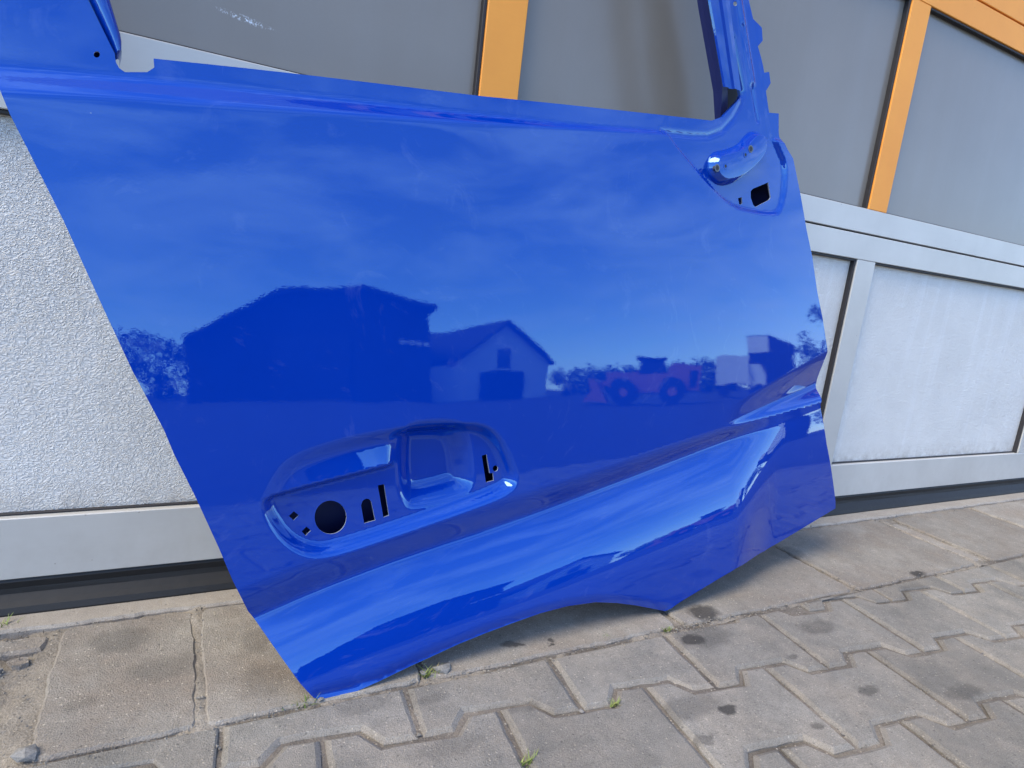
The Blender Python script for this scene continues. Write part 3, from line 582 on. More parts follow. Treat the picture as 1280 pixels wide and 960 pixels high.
def W(u, v):
    u = np.asarray(u, float); v = np.asarray(v, float)
    w = -0.045 * (v - 0.35) ** 2 - 0.03 * (u - 0.35) ** 2
    # slight unevenness of the pressed sheet
    rip = 2.2e-5 * np.sin(u * 61 + 1.7 * np.sin(v * 23)) * np.sin(v * 47 + 1.1) + 0.8e-5 * np.sin(u * 118 + v * 73) * np.sin(v * 101 - u * 37) + 9e-5 * np.sin(u * 17 + 2) * np.sin(v * 14 + 1)
    # --- belt line: chamfer facing up, flange set back behind it
    b1 = line_v(u, BELT_LOW); b2 = line_v(u, BELT_TOP)
    wid = np.maximum(b2 - b1, 0.004)
    c = 0.0035 + 0.55 * wid
    x = (v - b1) / wid
    ramp = (softplus(x, .10) - softplus(x - 1, .10))
    w = w + rip * (1 - sst((v - b1 + .012) / .012))
    belt = -c * np.clip(ramp, 0, 1.05)
    # --- mirror field, sunk a little, with a wide right rim
    sm = sdf(u, v, MIRROR)
    mk = sst(sm / 0.011)
    w = w + belt * (1 - mk) - 0.0075 * mk
    # --- pressed line round the window corner, and beads in the pillar
    d, _ = _seg(u, v, CORNER_BEAD, False)
    w = w - 0.0018 * np.exp(-(d / 0.0045) ** 2)
    for P, h, r in BEADS:
        d, _ = _seg(u, v, P, False)
        w = w + h * np.exp(-(d / r) ** 2)
    # --- long groove and the flared lower panel
    g = line_v(u, GROOVE)
    s = (v - g)
    right = sst((u - TIP[0] - 0.02) / 0.17)
    uw = 0.052 - 0.02 * np.clip(u / 0.8, 0, 1)
    dep = 0.0165 * (1 - 0.8 * right) - 0.004 * np.clip(u / 0.8, 0, 1)
    up = np.clip(1 - softplus(s, 0.004) / uw, 0, 1)
    above = -dep * (up * up * (3 - 2 * up) * .35 + .65 * up ** 1.6)
    t = softplus(-s, 0.0035)
    t0 = np.tan(np.radians(27 - 21 * right))
    t1 = np.tan(np.radians(1.0 - 3.5 * right))
    h = 0.17
    tt = np.minimum(t, h)
    below = t0 * tt + (t1 - t0) * tt * tt / (2 * h) + t1 * (t - tt)
    w = w + above + below
    # --- wedge shaped scoop running out of the front edge
    g2 = line_v(u, SCOOP)
    k = np.clip((u - TIP[0]) / (SCOOP[-1][0] - TIP[0]), 0, 1.3)
    k = np.sqrt(k * k + .004) - .063
    s2 = v - g2
    hu = 0.030 + 0.045 * k; hl = 0.012 + 0.018 * k
    pu = np.clip(1 - softplus(s2, .004) / hu, 0, 1); pl = np.clip(1 - softplus(-s2, .004) / hl, 0, 1)
    prof = np.where(s2 > 0, sst(pu) * .3 + .7 * pu, sst(pl) * .65 + .35 * pl)
    w = w - 0.029 * np.minimum(k, 1.1) * prof
    # --- edge rolled in along the wheel arch
    d, _ = _seg(u, v, ROLL, False)
    w = w - 0.0045 * np.clip(1 - d / 0.017, 0, 1) ** 1.5
    # --- handle recess
    so = sdf(u, v, RECESS)
    floor = 0.0175 * sst(so / 0.0185)
    lv = line_v(u, LEDGE); tv = line_v(u, RECESS_TOP)
    y = np.clip((v - lv) / np.maximum(tv - lv, 0.01), 0, 1.2)
    ku = np.clip((u - RAMP_U[0]) / (RAMP_U[1] - RAMP_U[0]), 0, 1)
    ramp = (0.002 + 0.013 * ku * y) * sst(so / 0.025)
    m = sst((v - lv + .003) / 0.011) * (1 - sst((u - RAMP_U[1] + 0.010) / 0.022))
    w = w - (floor * (1 - m) + ramp * m)
    sb = sdf(u, v, BOWL)
    w = w - 0.026 * sst((sb + .001) / 0.036)
    return w
def Wn(u, v, h=4e-4):                   # unit normal in (u, v, w)
    du = (W(u + h, v) - W(u - h, v)) / (2 * h); dv = (W(u, v + h) - W(u, v - h)) / (2 * h)
    l = np.sqrt(du * du + dv * dv + 1)
    return -du / l, -dv / l, 1 / l


# ---- outline of the pressed skin, window opening and punched holes
A_TOP = (0.545, 1.50)
outer = [tuple(p) for p in BOTTOM] + [tuple(p) for p in RIGHT]
outer += [(0.660, 1.18), (0.615, 1.32), (0.56, 1.44), (0.50, 1.50), (0.42, 1.525), (0.2, 1.500), (-0.1, 1.435), (-0.4, 1.355), (-0.50, 1.32), (-0.545, 1.26), (-0.54, 1.19), (-0.46, 1.00), (-0.385, 0.835), (-0.335, 0.725)]
outer += [tuple(p) for p in LEFT[::-1]][:-1]
# window opening: notch, sill, front pillar, header, rear pillar
win = [tuple(p) for p in NOTCH] + [tuple(p) for p in SILL[1:]]
win += [(0.605, 1.17), (0.56, 1.31), (0.50, 1.42), (0.44, 1.455), (0.2, 1.432), (-0.1, 1.368), (-0.4, 1.29), (-0.46, 1.255), (-0.455, 1.20), (-0.385, 1.055), (-0.31, 0.905)] + [tuple(BPILLAR[0])]
holes = [H_CIRC, H_ARCH, H_SLOT, H_SQ1, H_SQ2, H_RS, H_RC, H_MB, H_MS, H_BP, H_AP]

loops = [densify(outer, 0.006), densify(win, 0.006)] + [densify(h, 0.004) for h in holes]
def grid(u0, u1, v0, v1, s, jit=0.0):
    U, V = np.meshgrid(np.arange(u0, u1, s), np.arange(v0, v1, s))
    U = U + (np.arange(U.shape[0]) % 2)[:, None] * s * 0.5
    return np.stack([U.ravel(), V.ravel()], 1)
def in_zone_h(p): return (p[:, 0] > -.095) & (p[:, 0] < .305) & (p[:, 1] > .145) & (p[:, 1] < .355)
def in_zone_g(p):
    g = line_v(p[:, 0], GROOVE)
    return (p[:, 1] > g - .03) & (p[:, 1] < g + np.where(p[:, 0] > .68, .15, .075))
def in_zone_b(p):
    g = line_v(p[:, 0], BELT_LOW); return (p[:, 1] > g - .012) & (p[:, 1] < g + .06) & (p[:, 0] < .56)
def in_zone_m(p): return (p[:, 0] > .50) & (p[:, 1] > .64) & (p[:, 1] < 1.08)
def in_zone_r(p):
    d, _ = _seg(p[:, 0], p[:, 1], ROLL, False); return d < .024
pts = []
gh = grid(-.6, 1.2, -.02, 1.55, .0026); pts.append(gh[in_zone_h(gh)])
gg = grid(-.6, 1.2, -.02, 1.10, .0034)
zg = (in_zone_g(gg) | in_zone_b(gg) | in_zone_m(gg) | in_zone_r(gg)) & ~in_zone_h(gg); pts.append(gg[zg])
gm = grid(-.6, 1.2, -.02, 1.55, .0105)
zm = ~(in_zone_g(gm) | in_zone_b(gm) | in_zone_m(gm) | in_zone_r(gm) | in_zone_h(gm)); pts.append(gm[zm])
def ribbon(line, u0, u1, offs, du=.0035):
    us = np.arange(u0, u1, du); g = line_v(us, line)
    return np.concatenate([np.stack([us + (i % 2) * du * .5, g + o], 1) for i, o in enumerate(offs)])
def near(p, line, u0, u1, lo, hi):
    g = line_v(p[:, 0], line); s = p[:, 1] - g; return (p[:, 0] > u0) & (p[:, 0] < u1) & (s > lo) & (s < hi)
pts = np.concatenate(pts)
GO = [-.012, -.009, -.0065, -.0045, -.003, -.0015, 0, .0015, .003, .0045, .0065, .009, .012]
pts = pts[~(near(pts, GROOVE, -.2, 1.1, -.0135, .0135) | near(pts, SCOOP, .735, 1.1, -.0135, .0135) | near(pts, BELT_LOW, -.4, .54, -.006, .007))]
rg = ribbon(GROOVE, -.2, 1.1, GO); rs = ribbon(SCOOP, .735, 1.1, GO)
rg = rg[~near(rg, SCOOP, .735, 1.1, -.0135, .0135)]
pts = np.concatenate([pts, rg, rs, ribbon(BELT_LOW, -.4, .54, [-.005, -.0025, 0, .0025, .005])])
keep = sdf(pts[:, 0], pts[:, 1], loops[0]) > 0.0018
for L in loops[1:]: keep &= sdf(pts[:, 0], pts[:, 1], L) < -0.0010
pts = pts[keep]
verts2, edges2 = [], []
for L in loops:
    k = len(verts2); verts2 += L; edges2 += [(k + i, k + (i + 1) % len(L)) for i in range(len(L))]
verts2 += [tuple(p) for p in pts]
res = delaunay_2d_cdt([Vector(p) for p in verts2], edges2, [], 0, 1e-6, False)
rv = np.array([(p.x, p.y) for p in res[0]]); rf = np.array([list(f) for f in res[2]])
cen = rv[rf].mean(1)
ok = sdf(cen[:, 0], cen[:, 1], loops[0]) > 0
for L in loops[1:]: ok &= sdf(cen[:, 0], cen[:, 1], L) < 0
rf = rf[ok]
a, b, c = rv[rf[:, 0]], rv[rf[:, 1]], rv[rf[:, 2]]
cr_ = (b[:, 0] - a[:, 0]) * (c[:, 1] - a[:, 1]) - (b[:, 1] - a[:, 1]) * (c[:, 0] - a[:, 0])
rf = rf[np.abs(cr_) > 1e-10]; cr_ = cr_[np.abs(cr_) > 1e-10]
rf[cr_ < 0] = rf[cr_ < 0][:, ::-1]
used = np.unique(rf); remap = -np.ones(len(rv), int); remap[used] = np.arange(len(used))
rv = rv[used]; rf = remap[rf]
ww = W(rv[:, 0], rv[:, 1]); nu, nv_, nw = Wn(rv[:, 0], rv[:, 1])

door = empty('truck_door')
O = Vector((0.161990, -0.291124, -0.001561)); EU = Vector((0.997361, 0.072598, 0.000000)); EV = Vector((-0.008092, 0.111175, 0.993768)); EN = Vector((0.072146, -0.991146, 0.111469))
# local axes of the door: x along it, y up its face, z outwards
door.matrix_world = Matrix(((EU.x, EV.x, EN.x, O.x), (EU.y, EV.y, EN.y, O.y), (EU.z, EV.z, EN.z, O.z + 0.003), (0, 0, 0, 1)))
tag(door, 'glossy blue stripped truck door shell leaning against the sectional gate', 'truck door')

# skin with its folded hem
from collections import Counter
ec = Counter()
for f in rf:
    for i in range(3):
        ec[tuple(sorted((int(f[i]), int(f[(i + 1) % 3]))))] += 1
V3 = [(rv[i, 0], rv[i, 1], ww[i]) for i in range(len(rv))]
NRM = [(nu[i], nv_[i], nw[i]) for i in range(len(rv))]
F3 = [tuple(int(i) for i in f) for f in rf]; mi = [0] * len(F3)
bnd = [(int(f[i]), int(f[(i + 1) % 3])) for f in rf for i in range(3) if ec[tuple(sorted((int(f[i]), int(f[(i + 1) % 3]))))] == 1]
bm_ = np.array([(rv[p] + rv[q]) / 2 for p, q in bnd]); ish = np.zeros(len(bnd), bool)
for L in loops[2:]: ish |= np.abs(sdf(bm_[:, 0], bm_[:, 1], L)) < 1e-4
for (p, q), hole in zip(bnd, ish):
    ex, ey = rv[q, 0] - rv[p, 0], rv[q, 1] - rv[p, 1]; l = math.hypot(ex, ey)
    nx, ny = ey / l, -ex / l                          # outwards from the sheet
    dep = 0.0022 if hole else 0.0055
    k = len(V3)
    for (s, dd) in ((p, 0), (q, 0), (q, dep), (p, dep)):
        V3.append((rv[s, 0], rv[s, 1], ww[s] - dd)); NRM.append((nx, ny, 0.0))
    F3.append((k + 1, k, k + 3, k + 2)); mi.append(1 if hole or (nx < -.5 and rv[p, 0] < 0.01 and rv[p, 1] < 0.36) else 0)
me = bpy.data.meshes.new('outer_skin'); me.from_pydata(V3, [], F3); me.update()
me.materials.append(M_BLUE); me.materials.append(M_CUT)
me.polygons.foreach_set('material_index', mi); me.polygons.foreach_set('use_smooth', [True] * len(F3))
me.normals_split_custom_set_from_vertices(NRM)
skin = link('outer_skin', me, door)

# inner shell: shallow tray behind the skin
tray = inset(ccw([(0.03, 0.035), (0.16, 0.055), (0.30, 0.085), (0.42, 0.085), (0.58, 0.045), (0.82, 0.075), (1.06, 0.15), (1.00, 0.34), (0.99, 0.45), (0.93, 0.60), (0.83, 0.78), (0.60, 0.785), (0.2, 0.715), (-0.28, 0.66), (-0.16, 0.36), (-0.05, 0.12)]), 0.012)
tray = densify(tray, 0.012)
v = [(x, y, W(x, y) - 0.012) for x, y in tray] + [(x * .97 + .012, y * .97 + .012, -0.075) for x, y in tray]
m = len(tray)
f = [(i, (i + 1) % m, m + (i + 1) % m, m + i) for i in range(m)] + [tuple(range(m, 2 * m))]
mesh('inner_panel', v, f, M_BLUE_SHADE, door)

def loft(name, rows, mat, parent, smooth=True, closed=False):
    n = len(rows[0]); v = [p for r in rows for p in r]
    f = []
    for i in range(len(rows) - 1):
        for j in range(n - 1 + closed):
            k = (j + 1) % n; f.append((i * n + j, i * n + k, (i + 1) * n + k, (i + 1) * n + j))
    o = mesh(name, v, f, mat, parent, smooth); return o
def lerp2(a, b, t): return (a[0] + (b[0] - a[0]) * t, a[1] + (b[1] - a[1]) * t)
# glass run channel of the front pillar: outer lip, channel wall, reveal coloured as if in shade
rowsA, rowsR = [], []
for t in np.linspace(-0.02, 4.2, 40):
    t1 = 1 - t
    pa = lerp2(CH_A[1], CH_A[0], t); pb = lerp2(CH_B[1], CH_B[0], t)
    if t > 1: k = (t - 1) * 0.012; pb = (pb[0] + k, pb[1]); 
    d = Vector((pb[0] - pa[0], pb[1] - pa[1]))
    def at(s, w): return (pa[0] + d.x * s, pa[1] + d.y * s, w)
    rowsA.append([at(-0.25, -.017), at(0.05, -.0145), at(0.30, -.013), at(0.36, -.0165), at(0.62, -.017), at(0.70, -.0135), at(0.93, -.0135), at(1.0, -.016)])
    pc = (pb[0] - 0.002 , pb[1] - 0.004)
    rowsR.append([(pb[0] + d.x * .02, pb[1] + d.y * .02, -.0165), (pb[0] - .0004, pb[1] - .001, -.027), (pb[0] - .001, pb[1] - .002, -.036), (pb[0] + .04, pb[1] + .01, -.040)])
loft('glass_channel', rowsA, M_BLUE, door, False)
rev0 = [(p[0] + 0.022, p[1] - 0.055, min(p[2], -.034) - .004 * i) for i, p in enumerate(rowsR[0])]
loft('pillar_reveal', [rev0] + rowsR, M_BLUE_SHADE, door, False)
# dark plates added behind the pillars to paint the shade in their gaps
loft('pillar_shade_plate', [[(x0, y, -.070), (x1, y, -.070)] for y, x0, x1 in ((0.78, .730, .83), (0.84, .700, .82), (0.90, .718, .79), (0.95, .702, .768), (1.00, .682, .742), (1.15, .615, .655), (1.30, .575, .605))], M_HOLE_SHADE, door, False)
loft('pillar_shade_plate', [[(x0, y, -.056), (x1, y, -.056)] for y, x0, x1 in ((0.68, -.292, -.222), (0.72, -.310, -.222), (0.76, -.325, -.245), (0.90, -.390, -.315), (1.20, -.515, -.460))], M_BLUE_SHADE, door, False)
# rear pillar: rounded glass channel that ends above the notch
b0, b1 = Vector(BSTRIP[1]), Vector(BSTRIP[0]); w0, w1 = Vector(BSTRIP[2]), Vector(BSTRIP[5])
rows = []
for t in [0.0, 0.06, 0.16, 0.3, 0.5, 0.75, 1.0, 2.0, 4.0, 6.5, 9.5]:
    p = b0 + (b1 - b0) * t; qv = w0 + (w1 - w0) * min(t, 1.0) + (b1 - b0) * max(0, t - 1)
    if t < .3: qv = qv + (p - qv) * (0.30 * (1 - t / .3) ** 2)
    e = qv - p
    z = -0.035
    rows.append([(p.x - e.x * .06, p.y - e.y * .06, z - .006), (p.x + e.x * .10, p.y + e.y * .10, z - .009), (p.x + e.x * .20, p.y + e.y * .20, z - .001), (p.x + e.x * .5, p.y + e.y * .5, z + .003),
                 (p.x + e.x * .82, p.y + e.y * .82, z + .001), (p.x + e.x, p.y + e.y, z - .006), (p.x + e.x, p.y + e.y, z - .03)])
o = loft('glass_channel', rows, M_BLUE, door)
# end cap of that channel
r0 = rows[0]; mesh('channel_end_cap', [*r0, *[(p[0] - .002, p[1] - .006, p[2] - .012) for p in r0]],
     [(i, i + 1, len(r0) + i + 1, len(r0) + i) for i in range(len(r0) - 1)], M_BLUE, door, True)
# window header and pillars have a folded back flange
hdr = [(-0.45, 1.262), (-0.40, 1.292), (-0.1, 1.370), (0.2, 1.434), (0.44, 1.457), (0.50, 1.424), (0.56, 1.312)]
loft('header_flange', [[(x, y, float(W(x, y)) - .004), (x - .004, y + .010, float(W(x, y)) - .035), (x - .01, y + .05, float(W(x, y)) - .045)] for x, y in hdr], M_BLUE_SHADE, door)

# mirror pad: raised curved boss with threaded inserts
base = ccw(chaikin(PAD, 3)); dv = Vector((0.0125, 0.009)) 
def padlevel(sc, z, shift=(0, 0)):
    cx = sum(p[0] for p in base) / len(base); cy = sum(p[1] for p in base) / len(base)
    P = inset(base, sc); return [(x + shift[0], y + shift[1], float(W(x, y)) + z) for x, y in P]
levels = [padlevel(0.0, -0.002), padlevel(0.0005, 0.0010), padlevel(0.0012, 0.0030), padlevel(0.0085, 0.0150), padlevel(0.0094, 0.0162), padlevel(0.0106, 0.0166)]
v = [p for L in levels for p in L]; n_ = len(base); f = []
for i in range(len(levels) - 1):
    for j in range(n_):
        k = (j + 1) % n_; f.append((i * n_ + j, i * n_ + k, (i + 1) * n_ + k, (i + 1) * n_ + j))
f.append(tuple((len(levels) - 1) * n_ + j for j in range(n_)))
pad = mesh('mirror_pad', v, f, M_BLUE, door, True); pad.data.set_sharp_from_angle(angle=math.radians(28))
def ring(name, u, v_, w, r0, r1, h, mat, parent, n=24):
    vv, ff = [], []
    for k in range(n):
        t = 6.2832 * k / n; cx, sx = math.cos(t), math.sin(t)
        vv += [(u + r1 * cx, v_ + r1 * sx, w), (u + r1 * cx, v_ + r1 * sx, w + h), (u + r0 * cx, v_ + r0 * sx, w + h), (u + r0 * cx, v_ + r0 * sx, w - .006)]
    for k in range(n):
        a, b = 4 * k, 4 * ((k + 1) % n)
        ff += [(a, b, b + 1, a + 1), (a + 1, b + 1, b + 2, a + 2), (a + 2, b + 2, b + 3, a + 3)]
    ff.append(tuple(4 * k + 3 for k in range(n)))
    return mesh(name, vv, ff, mat, parent)
for (u, v_) in NUTS:
    z = float(W(u, v_)) + 0.0168
    ring('threaded_insert', u, v_, z, 0.0044, 0.0063, 0.0004, M_STEEL, pad)
    ring('insert_bore_shade', u, v_, z + .0003, 0.0006, 0.0043, 0.0002, M_HOLE_SHADE, pad)
for (u, v_) in PINS:
    z = float(W(u, v_)) + 0.0168
    ring('pin_hole', u, v_, z, 0.0028, 0.0050, 0.0004, M_BLUE, pad)
    ring('pin_bore_shade', u, v_, z + .0001, 0.0004, 0.0027, 0.0001, M_HOLE_SHADE, pad)

# ------------------------------------------------------------ weeds in the joints
def weed_mat(name, a, b_):
    b = NB(name); inf = b.noise(b.pos(), 90, 3)
    b.set(Base_Color=b.mix(b.ramp(inf, (0.35, 0.0), (0.65, 1.0)), a, b_), Roughness=0.6)
    return b.m
M_GRASS = weed_mat('weed green', (0.10, 0.17, 0.03), (0.22, 0.26, 0.07)); M_DRY = weed_mat('dry weed', (0.30, 0.22, 0.10), (0.20, 0.20, 0.07))
M_MOSS = weed_mat('moss', (0.22, 0.20, 0.05), (0.33, 0.30, 0.13))
def tuft(x, y, n, h, spread, label, mat=M_GRASS, seed=0, flat=0.0):
    r = random.Random(seed); v, f, mi = [], [], []
    for i in range(n):
        a = r.uniform(0, 6.28); L = h * r.uniform(.45, 1.1); w = r.uniform(.0007, .0016); lean = r.uniform(.3, 1.0) + flat
        bx, by = r.gauss(0, spread * .35), r.gauss(0, spread * .15)
        k = len(v)
        for s in range(4):
            t = s / 3; rad = lean * L * t ** 1.5; z = L * (t - .38 * lean * t * t) 
            ww_ = w * (1 - t * .92)
            cx, cy = bx + math.cos(a) * rad, by + math.sin(a) * rad
            v += [(cx - math.sin(a) * ww_, cy + math.cos(a) * ww_, max(z, .0006)), (cx + math.sin(a) * ww_, cy - math.cos(a) * ww_, max(z, .0006))]
        for s in range(3): f.append((k + 2 * s, k + 2 * s + 1, k + 2 * s + 3, k + 2 * s + 2)); mi.append(1 if i % 4 == 3 else 0)
    o = mesh('weed_tuft', v, f, mat); o.location = (x, y, -0.004)
    o.data.materials.append(M_DRY); o.data.polygons.foreach_set('material_index', mi)
    return tag(o, label, 'weed', 'weeds growing in the paving joints')
tuft(0.1482, -0.3034, 26, 0.016, 0.022, 'small green weed at the bottom corner of the blue door', M_GRASS, 3)
tuft(0.3059, -0.2999, 20, 0.024, 0.022, 'grass tuft with dry stalk under the curved lower edge of the door', M_GRASS, 4)
tuft(0.3593, -0.4788, 22, 0.014, 0.012, 'weed in the block joint running out from the wheel arch', M_GRASS, 5)
tuft(0.5186, -0.4320, 20, 0.014, 0.01, 'weed filling the kinked joint corner between two blocks', M_GRASS, 6)
tuft(0.7120, -0.3116, 20, 0.013, 0.012, 'weed at the broken slab corner below the door tip', M_GRASS, 7)
tuft(0.5962, -0.2998, 14, 0.009, 0.016, 'low weed in the slab seam under the wheel arch', M_GRASS, 8)
tuft(-0.1975, -0.0339, 22, 0.02, 0.02, 'weed beside the rubble by the gate seal', M_GRASS, 9)
# light pebble lying beside the corner of the door and a few loose stones
def pebble(x, y, s, label, seed, mat=M_STONE):
    bm = bmesh.new(); bmesh.ops.create_icosphere(bm, subdivisions=1, radius=s); r = random.Random(seed)
    for q in bm.verts: q.co = Vector((q.co.x * 1.3, q.co.y, q.co.z * .55)) * r.uniform(.70, 1.18)
    o = finish('pebble', bm, mat, None, False); o.location = (x, y, s * .45 - .002); o.rotation_euler[2] = seed
    return tag(o, label, 'pebble', 'loose pebbles on the paving')
pebble(0.1644, -0.3028, 0.0045, 'pale pebble touching the bottom corner of the blue door', 2)
pebble(0.3262, -0.2976, 0.011, 'grey stone under the curved lower edge of the door', 3)
pebble(0.3009, -0.2948, 0.006, 'small stone beside the grass under the door edge', 4)
pebble(0.4673, -0.4274, 0.0028, 'tiny white pebble on the joint between two blocks', 5)
pebble(-0.1285, -0.2967, 0.011, 'dark stone in the rubble at the slab edge', 6)

# ------------------------------------------------------------ the yard opposite, seen mirrored in the paint
C0 = Vector((0.4, -0.25, 0.45))
def opp(az, R, el=None):
    a = math.radians(az); x, y = C0.x + R * math.sin(a), C0.y - R * math.cos(a)
    return (x, y) if el is None else (x, y, C0.z + R * math.tan(math.radians(el)))
M_ROOF = plain('dark roof sheet', (0.03, 0.03, 0.032), 0.8, 0, 0.4, 3); M_BARN = plain('dark weathered boards', (0.022, 0.022, 0.024), 0.85, 0, 0.4, 2)
M_RENDER = plain('pale render', (0.80, 0.80, 0.80), 0.9, 0, 0.2, 2); M_WHITE = plain('white lacquer', (0.80, 0.80, 0.80), 0.5)
M_WIN = plain('window dark', (0.03, 0.035, 0.045), 0.25); M_LOADER = plain('orange machine paint', (0.40, 0.14, 0.045), 0.5)
M_TYRE = plain('tyre', (0.02, 0.02, 0.02), 0.8)
def local(o, p): return (p[0] - o.location.x, p[1] - o.location.y, p[2] - o.location.z)
def prism(name, prof, y0, y1, mat, parent):           # profile in local x,z extruded along local y
    n = len(prof); v = [(x, y0, z) for x, z in prof] + [(x, y1, z) for x, z in prof]
    f = [tuple(range(n)), tuple(range(2 * n - 1, n - 1, -1))] + [(i, n + i, n + (i + 1) % n, (i + 1) % n) for i in range(n)]
    o = mesh(name, v, f, mat, parent)
    bm = bmesh.new(); bm.from_mesh(o.data); bmesh.ops.recalc_face_normals(bm, faces=bm.faces[:]); bm.to_mesh(o.data); bm.free()
    return o
def yard_thing(name, az, R, label, cat, turn=0.0):
    x, y = opp(az, R); o = empty(name, (x, y, -0.03), math.radians(az + turn)); tag(o, label, cat); return o
def X_(az, R, c): return R * math.tan(math.radians(az - c))
def Z_(az, el, R, c): return 0.48 + R / math.cos(math.radians(az - c)) * math.tan(math.radians(el))
# long dark barn
R, c = 22.0, 16.0
barn = yard_thing('barn', c, R, 'large dark barn with a broad roof, mirrored in the blue door', 'barn')
pr = [(a, e) for a, e in ((4.4, 5.08), (12.6, 9.96), (20.6, 10.57), (27.9, 8.67))]
top = [(X_(a, R, c), Z_(a, e, R, c)) for a, e in pr]
wall = [(top[0][0] + .1, 0.0)] + [(x, z - .12) for x, z in top[:-1]] + [(X_(27.2, R, c), top[-1][1] - .12), (X_(27.2, R, c), 0.0)]
prism('wall', wall, 0.0, -9.0, M_BARN, barn)
prism('roof', top + [(x, z - .16) for x, z in top[::-1]], 0.35, -9.3, M_ROOF, barn)
for k in range(4): link('vent_pane', box_mesh('vent_pane', X_(24.2 + k * .75, R, c), X_(24.75 + k * .75, R, c), 0.0, 0.06, Z_(24, 4.75, R, c), Z_(24, 5.15, R, c), M_RENDER, 0), barn)
prism('door', [(-1.6, 0.0), (1.2, 0.0), (1.2, 2.6), (-1.6, 2.6)], 0.0, 0.08, M_ROOF, barn)
# small house with its gable turned to the gate
R, c = 26.0, 34.9
house = yard_thing('gable_house', c, R, 'small pale house with one gable window, mirrored in the blue door', 'house', -38)
hw = 2.65; ze, zp = Z_(39.8, 3.32, R, c), Z_(35, 7.13, R, c)
prism('wall', [(-hw, 0.0), (-hw, ze), (0, zp - .1), (hw, ze), (hw, 0.0)], 0.0, -8.0, M_RENDER, house)
prism('roof', [(-hw - .3, ze - .16), (0, zp + .05), (hw + .3, ze - .16), (hw + .3, ze - .30), (0, zp - .09), (-hw - .3, ze - .30)], 0.3, -8.2, M_ROOF, house)
wz0, wz1 = Z_(34.7, 2.14, R, c), Z_(34.7, 4.37, R, c)
fr = prism('window', [(-.52, wz0), (.30, wz0), (.30, wz1), (-.52, wz1)], 0.0, 0.05, M_WIN, house)
prism('window_sill', [(-.60, wz0 - .08), (.38, wz0 - .08), (.38, wz0), (-.60, wz0)], 0.05, 0.14, M_RENDER, fr)
prism('garage_door', [(-1.5, 0.0), (1.1, 0.0), (1.1, 1.35), (-1.5, 1.35)], 0.0, 0.06, M_BARN, house)
box_o = link('white_shed_panel', box_mesh('white_shed_panel', -.9, .9, -.1, .1, 0, 1.5, M_WHITE, 0.01)); x, y = opp(28.6, 24.0)
box_o.location = (x, y, -0.03); box_o.rotation_euler[2] = math.radians(28.6); box_o.name = 'site_board'
tag(box_o, 'white board standing between barn and house, mirrored in the door', 'board')
# orange wheel loader
R, c = 14.5, 50.4
ld = yard_thing('wheel_loader', c, R, 'orange wheel loader parked in the yard, mirrored in the blue door', 'loader')
prism('chassis', [(-1.0, .34), (1.30, .34), (1.36, .98), (.62, 1.06), (.50, .80), (-.30, .84), (-1.10, .86), (-1.12, .60)], -.55, .55, M_LOADER, ld)
prism('bucket', [(-1.72, .08), (-1.12, .08), (-1.22, .30), (-1.40, .66), (-1.58, .70), (-1.48, .36)], -.75, .75, M_LOADER, ld)
prism('lift_arm', [(-1.48, .42), (-1.38, .60), (-.2, .98), (-.1, .86)], -.62, -.48, M_LOADER, ld)
prism('engine_grille', [(1.02, .44), (1.22, .44), (1.24, .86), (1.02, .88)], .55, .58, M_TYRE, ld)
prism('cab', [(-.30, .84), (.48, .82), (.40, 1.20), (-.20, 1.20)], -.42, .42, M_WIN, ld)
prism('cab_roof', [(-.30, 1.20), (.48, 1.20), (.44, 1.25), (-.26, 1.25)], -.46, .46, M_TYRE, ld)
for wx in (-.66, .60):
    for wy in (-.62, .62):
        bm = bmesh.new(); bmesh.ops.create_cone(bm, cap_ends=True, segments=24, radius1=.36, radius2=.36, depth=.28)
        bmesh.ops.rotate(bm, verts=bm.verts[:], matrix=Matrix.Rotation(math.pi / 2, 3, 'X')); bmesh.ops.translate(bm, verts=bm.verts[:], vec=(wx, wy, .36))
        w = finish('wheel', bm, M_TYRE, ld, False)
        bm = bmesh.new(); bmesh.ops.create_cone(bm, cap_ends=True, segments=16, radius1=.11, radius2=.09, depth=.31)
        bmesh.ops.rotate(bm, verts=bm.verts[:], matrix=Matrix.Rotation(math.pi / 2, 3, 'X')); bmesh.ops.translate(bm, verts=bm.verts[:], vec=(wx, wy, .36))
        finish('rim', bm, M_LOADER, w, False)
# dark silo building with white head and a white box truck before it
R, c = 25.0, 62.6
bl = yard_thing('warehouse', c, R, 'dark warehouse block with a white band at the top, mirrored beside the scoop', 'building')
z1 = Z_(61, 4.85, R, c)
prism('wall', [(X_(60.3, R, c), 0), (X_(64.9, R, c), 0), (X_(64.9, R, c), z1 - .5), (X_(62.6, R, c), z1), (X_(60.3, R, c), z1)], -3, 0, M_BARN, bl)
prism('white_band', [(X_(60.3, R, c), z1 - .75), (X_(62.5, R, c), z1 - .75), (X_(62.5, R, c), z1 - .04), (X_(60.3, R, c), z1 - .04)], 0.0, .05, M_WHITE, bl)
R, c = 20.0, 58.6
tr = yard_thing('box_truck', c, R, 'white box truck parked by the warehouse, mirrored in the door', 'truck')
prism('cargo_box', [(-.5, .5), (.75, .5), (.75, 1.5), (-.5, 1.5)], -2.2, 0, M_WHITE, tr)
prism('cab', [(.78, .35), (1.25, .35), (1.25, .85), (1.12, 1.15), (.78, 1.2)], -1.8, -.1, M_WHITE, tr)
for wx in (-.2, 1.0): prism('wheel', [(wx + .24 * math.cos(t), .27 + .24 * math.sin(t)) for t in np.linspace(0, 6.2832, 16, endpoint=False)], -.3, .02, M_TYRE, tr)
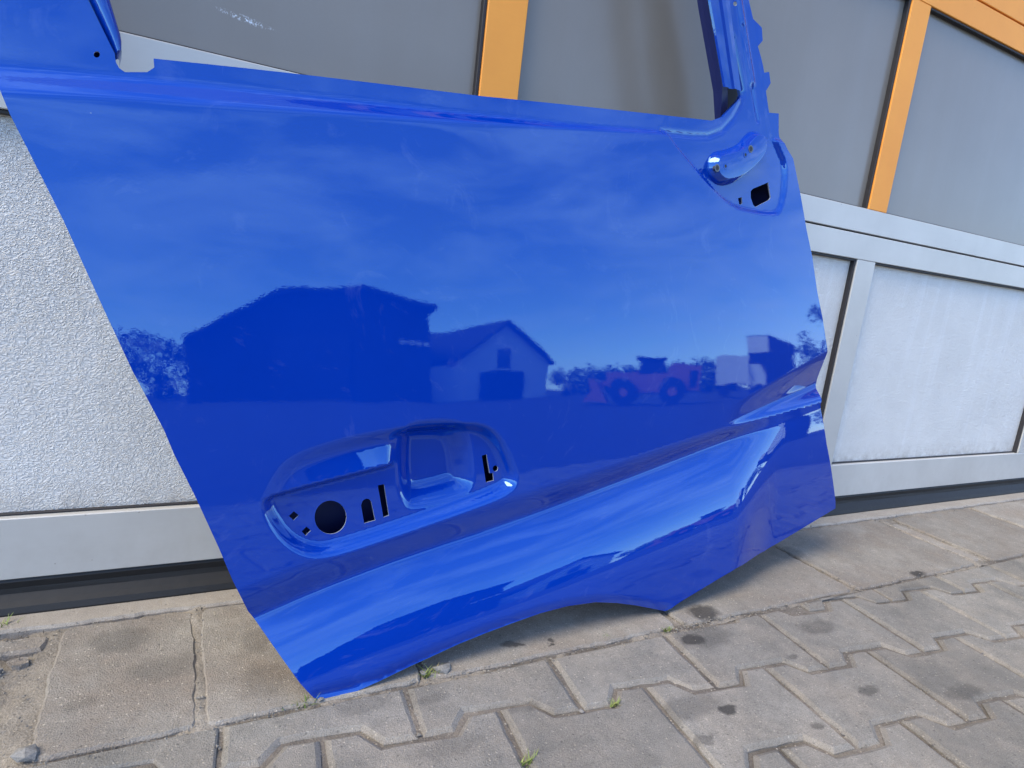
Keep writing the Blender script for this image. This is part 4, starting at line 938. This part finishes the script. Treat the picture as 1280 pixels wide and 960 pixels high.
# trees closing the yard
M_LEAF = weed_mat('tree leaves', (0.030, 0.055, 0.016), (0.075, 0.115, 0.035)); M_BARK = plain('bark', (0.06, 0.045, 0.035), 0.9, 0, 0.4, 8)
def tree(az, R, h, rw, label, seed):
    x, y = opp(az, R); o = empty('broadleaf_tree', (x, y, -.03)); r = random.Random(seed); tag(o, label, 'tree', 'trees behind the yard')
    bm = bmesh.new(); bmesh.ops.create_cone(bm, cap_ends=True, segments=8, radius1=h * .035, radius2=h * .015, depth=h * .6); bmesh.ops.translate(bm, verts=bm.verts[:], vec=(0, 0, h * .3))
    finish('trunk', bm, M_BARK, o)
    v, f = [], []
    for cl in range(26):
        a = r.uniform(0, 6.28); q = r.uniform(0, .8) ** .6; cz = h * r.uniform(.10, .9); cr2 = rw * math.sqrt(max(.08, 1 - ((cz / h - .58) / .44) ** 2))
        cx, cy = math.cos(a) * q * cr2, math.sin(a) * q * cr2; s = rw * r.uniform(.22, .38)
        for _ in range(60):
            d = Vector((r.gauss(0, 1), r.gauss(0, 1), r.gauss(0, .8))).normalized() * s * r.uniform(.5, 1.05)
            p = Vector((cx, cy, cz)) + d; ax = Vector((r.gauss(0, 1), r.gauss(0, 1), r.gauss(0, 1))).normalized(); bx = ax.orthogonal().normalized(); l = rw * .055
            k = len(v); v += [p - ax * l, p + bx * l * .6, p + ax * l, p - bx * l * .6]; f.append((k, k + 1, k + 2, k + 3))
    mesh('crown', v, f, M_LEAF, o)
for i, (az, R, h, rw, lab) in enumerate([(-3, 34, 3.9, 3.0, 'broad tree left of the barn, mirrored near the rear edge of the door'), (3.0, 38, 3.8, 2.6, 'tree close behind the barn end, mirrored in the door'),
        (43.5, 46, 2.3, 2.0, 'low tree right behind the gable house, mirrored in the door'), (45.4, 50, 2.1, 2.2, 'small round tree between gable house and loader, mirrored in the door'), (49.3, 57, 2.7, 2.5, 'distant tree behind the loader arm, mirrored in the door'),
        (53.8, 54, 2.5, 2.5, 'distant tree behind the loader engine, mirrored in the door'), (58.2, 58, 3.2, 2.8, 'distant tree above the white truck, mirrored in the door'), (41.6, 40, 1.9, 1.5, 'bushy tree at the house corner, mirrored in the door'), (47, 55, 2.6, 2.6, 'distant tree behind the loader bucket, mirrored in the door'),
        (51.5, 52, 2.7, 2.6, 'distant tree behind the loader cab, mirrored in the door'), (56, 55, 2.9, 2.8, 'distant tree behind the white truck, mirrored in the door'),
        (67.5, 24, 3.6, 1.2, 'slim tree beside the warehouse, mirrored at the front edge of the door')]):
    tree(az, R, h, rw, lab, 90 + i)
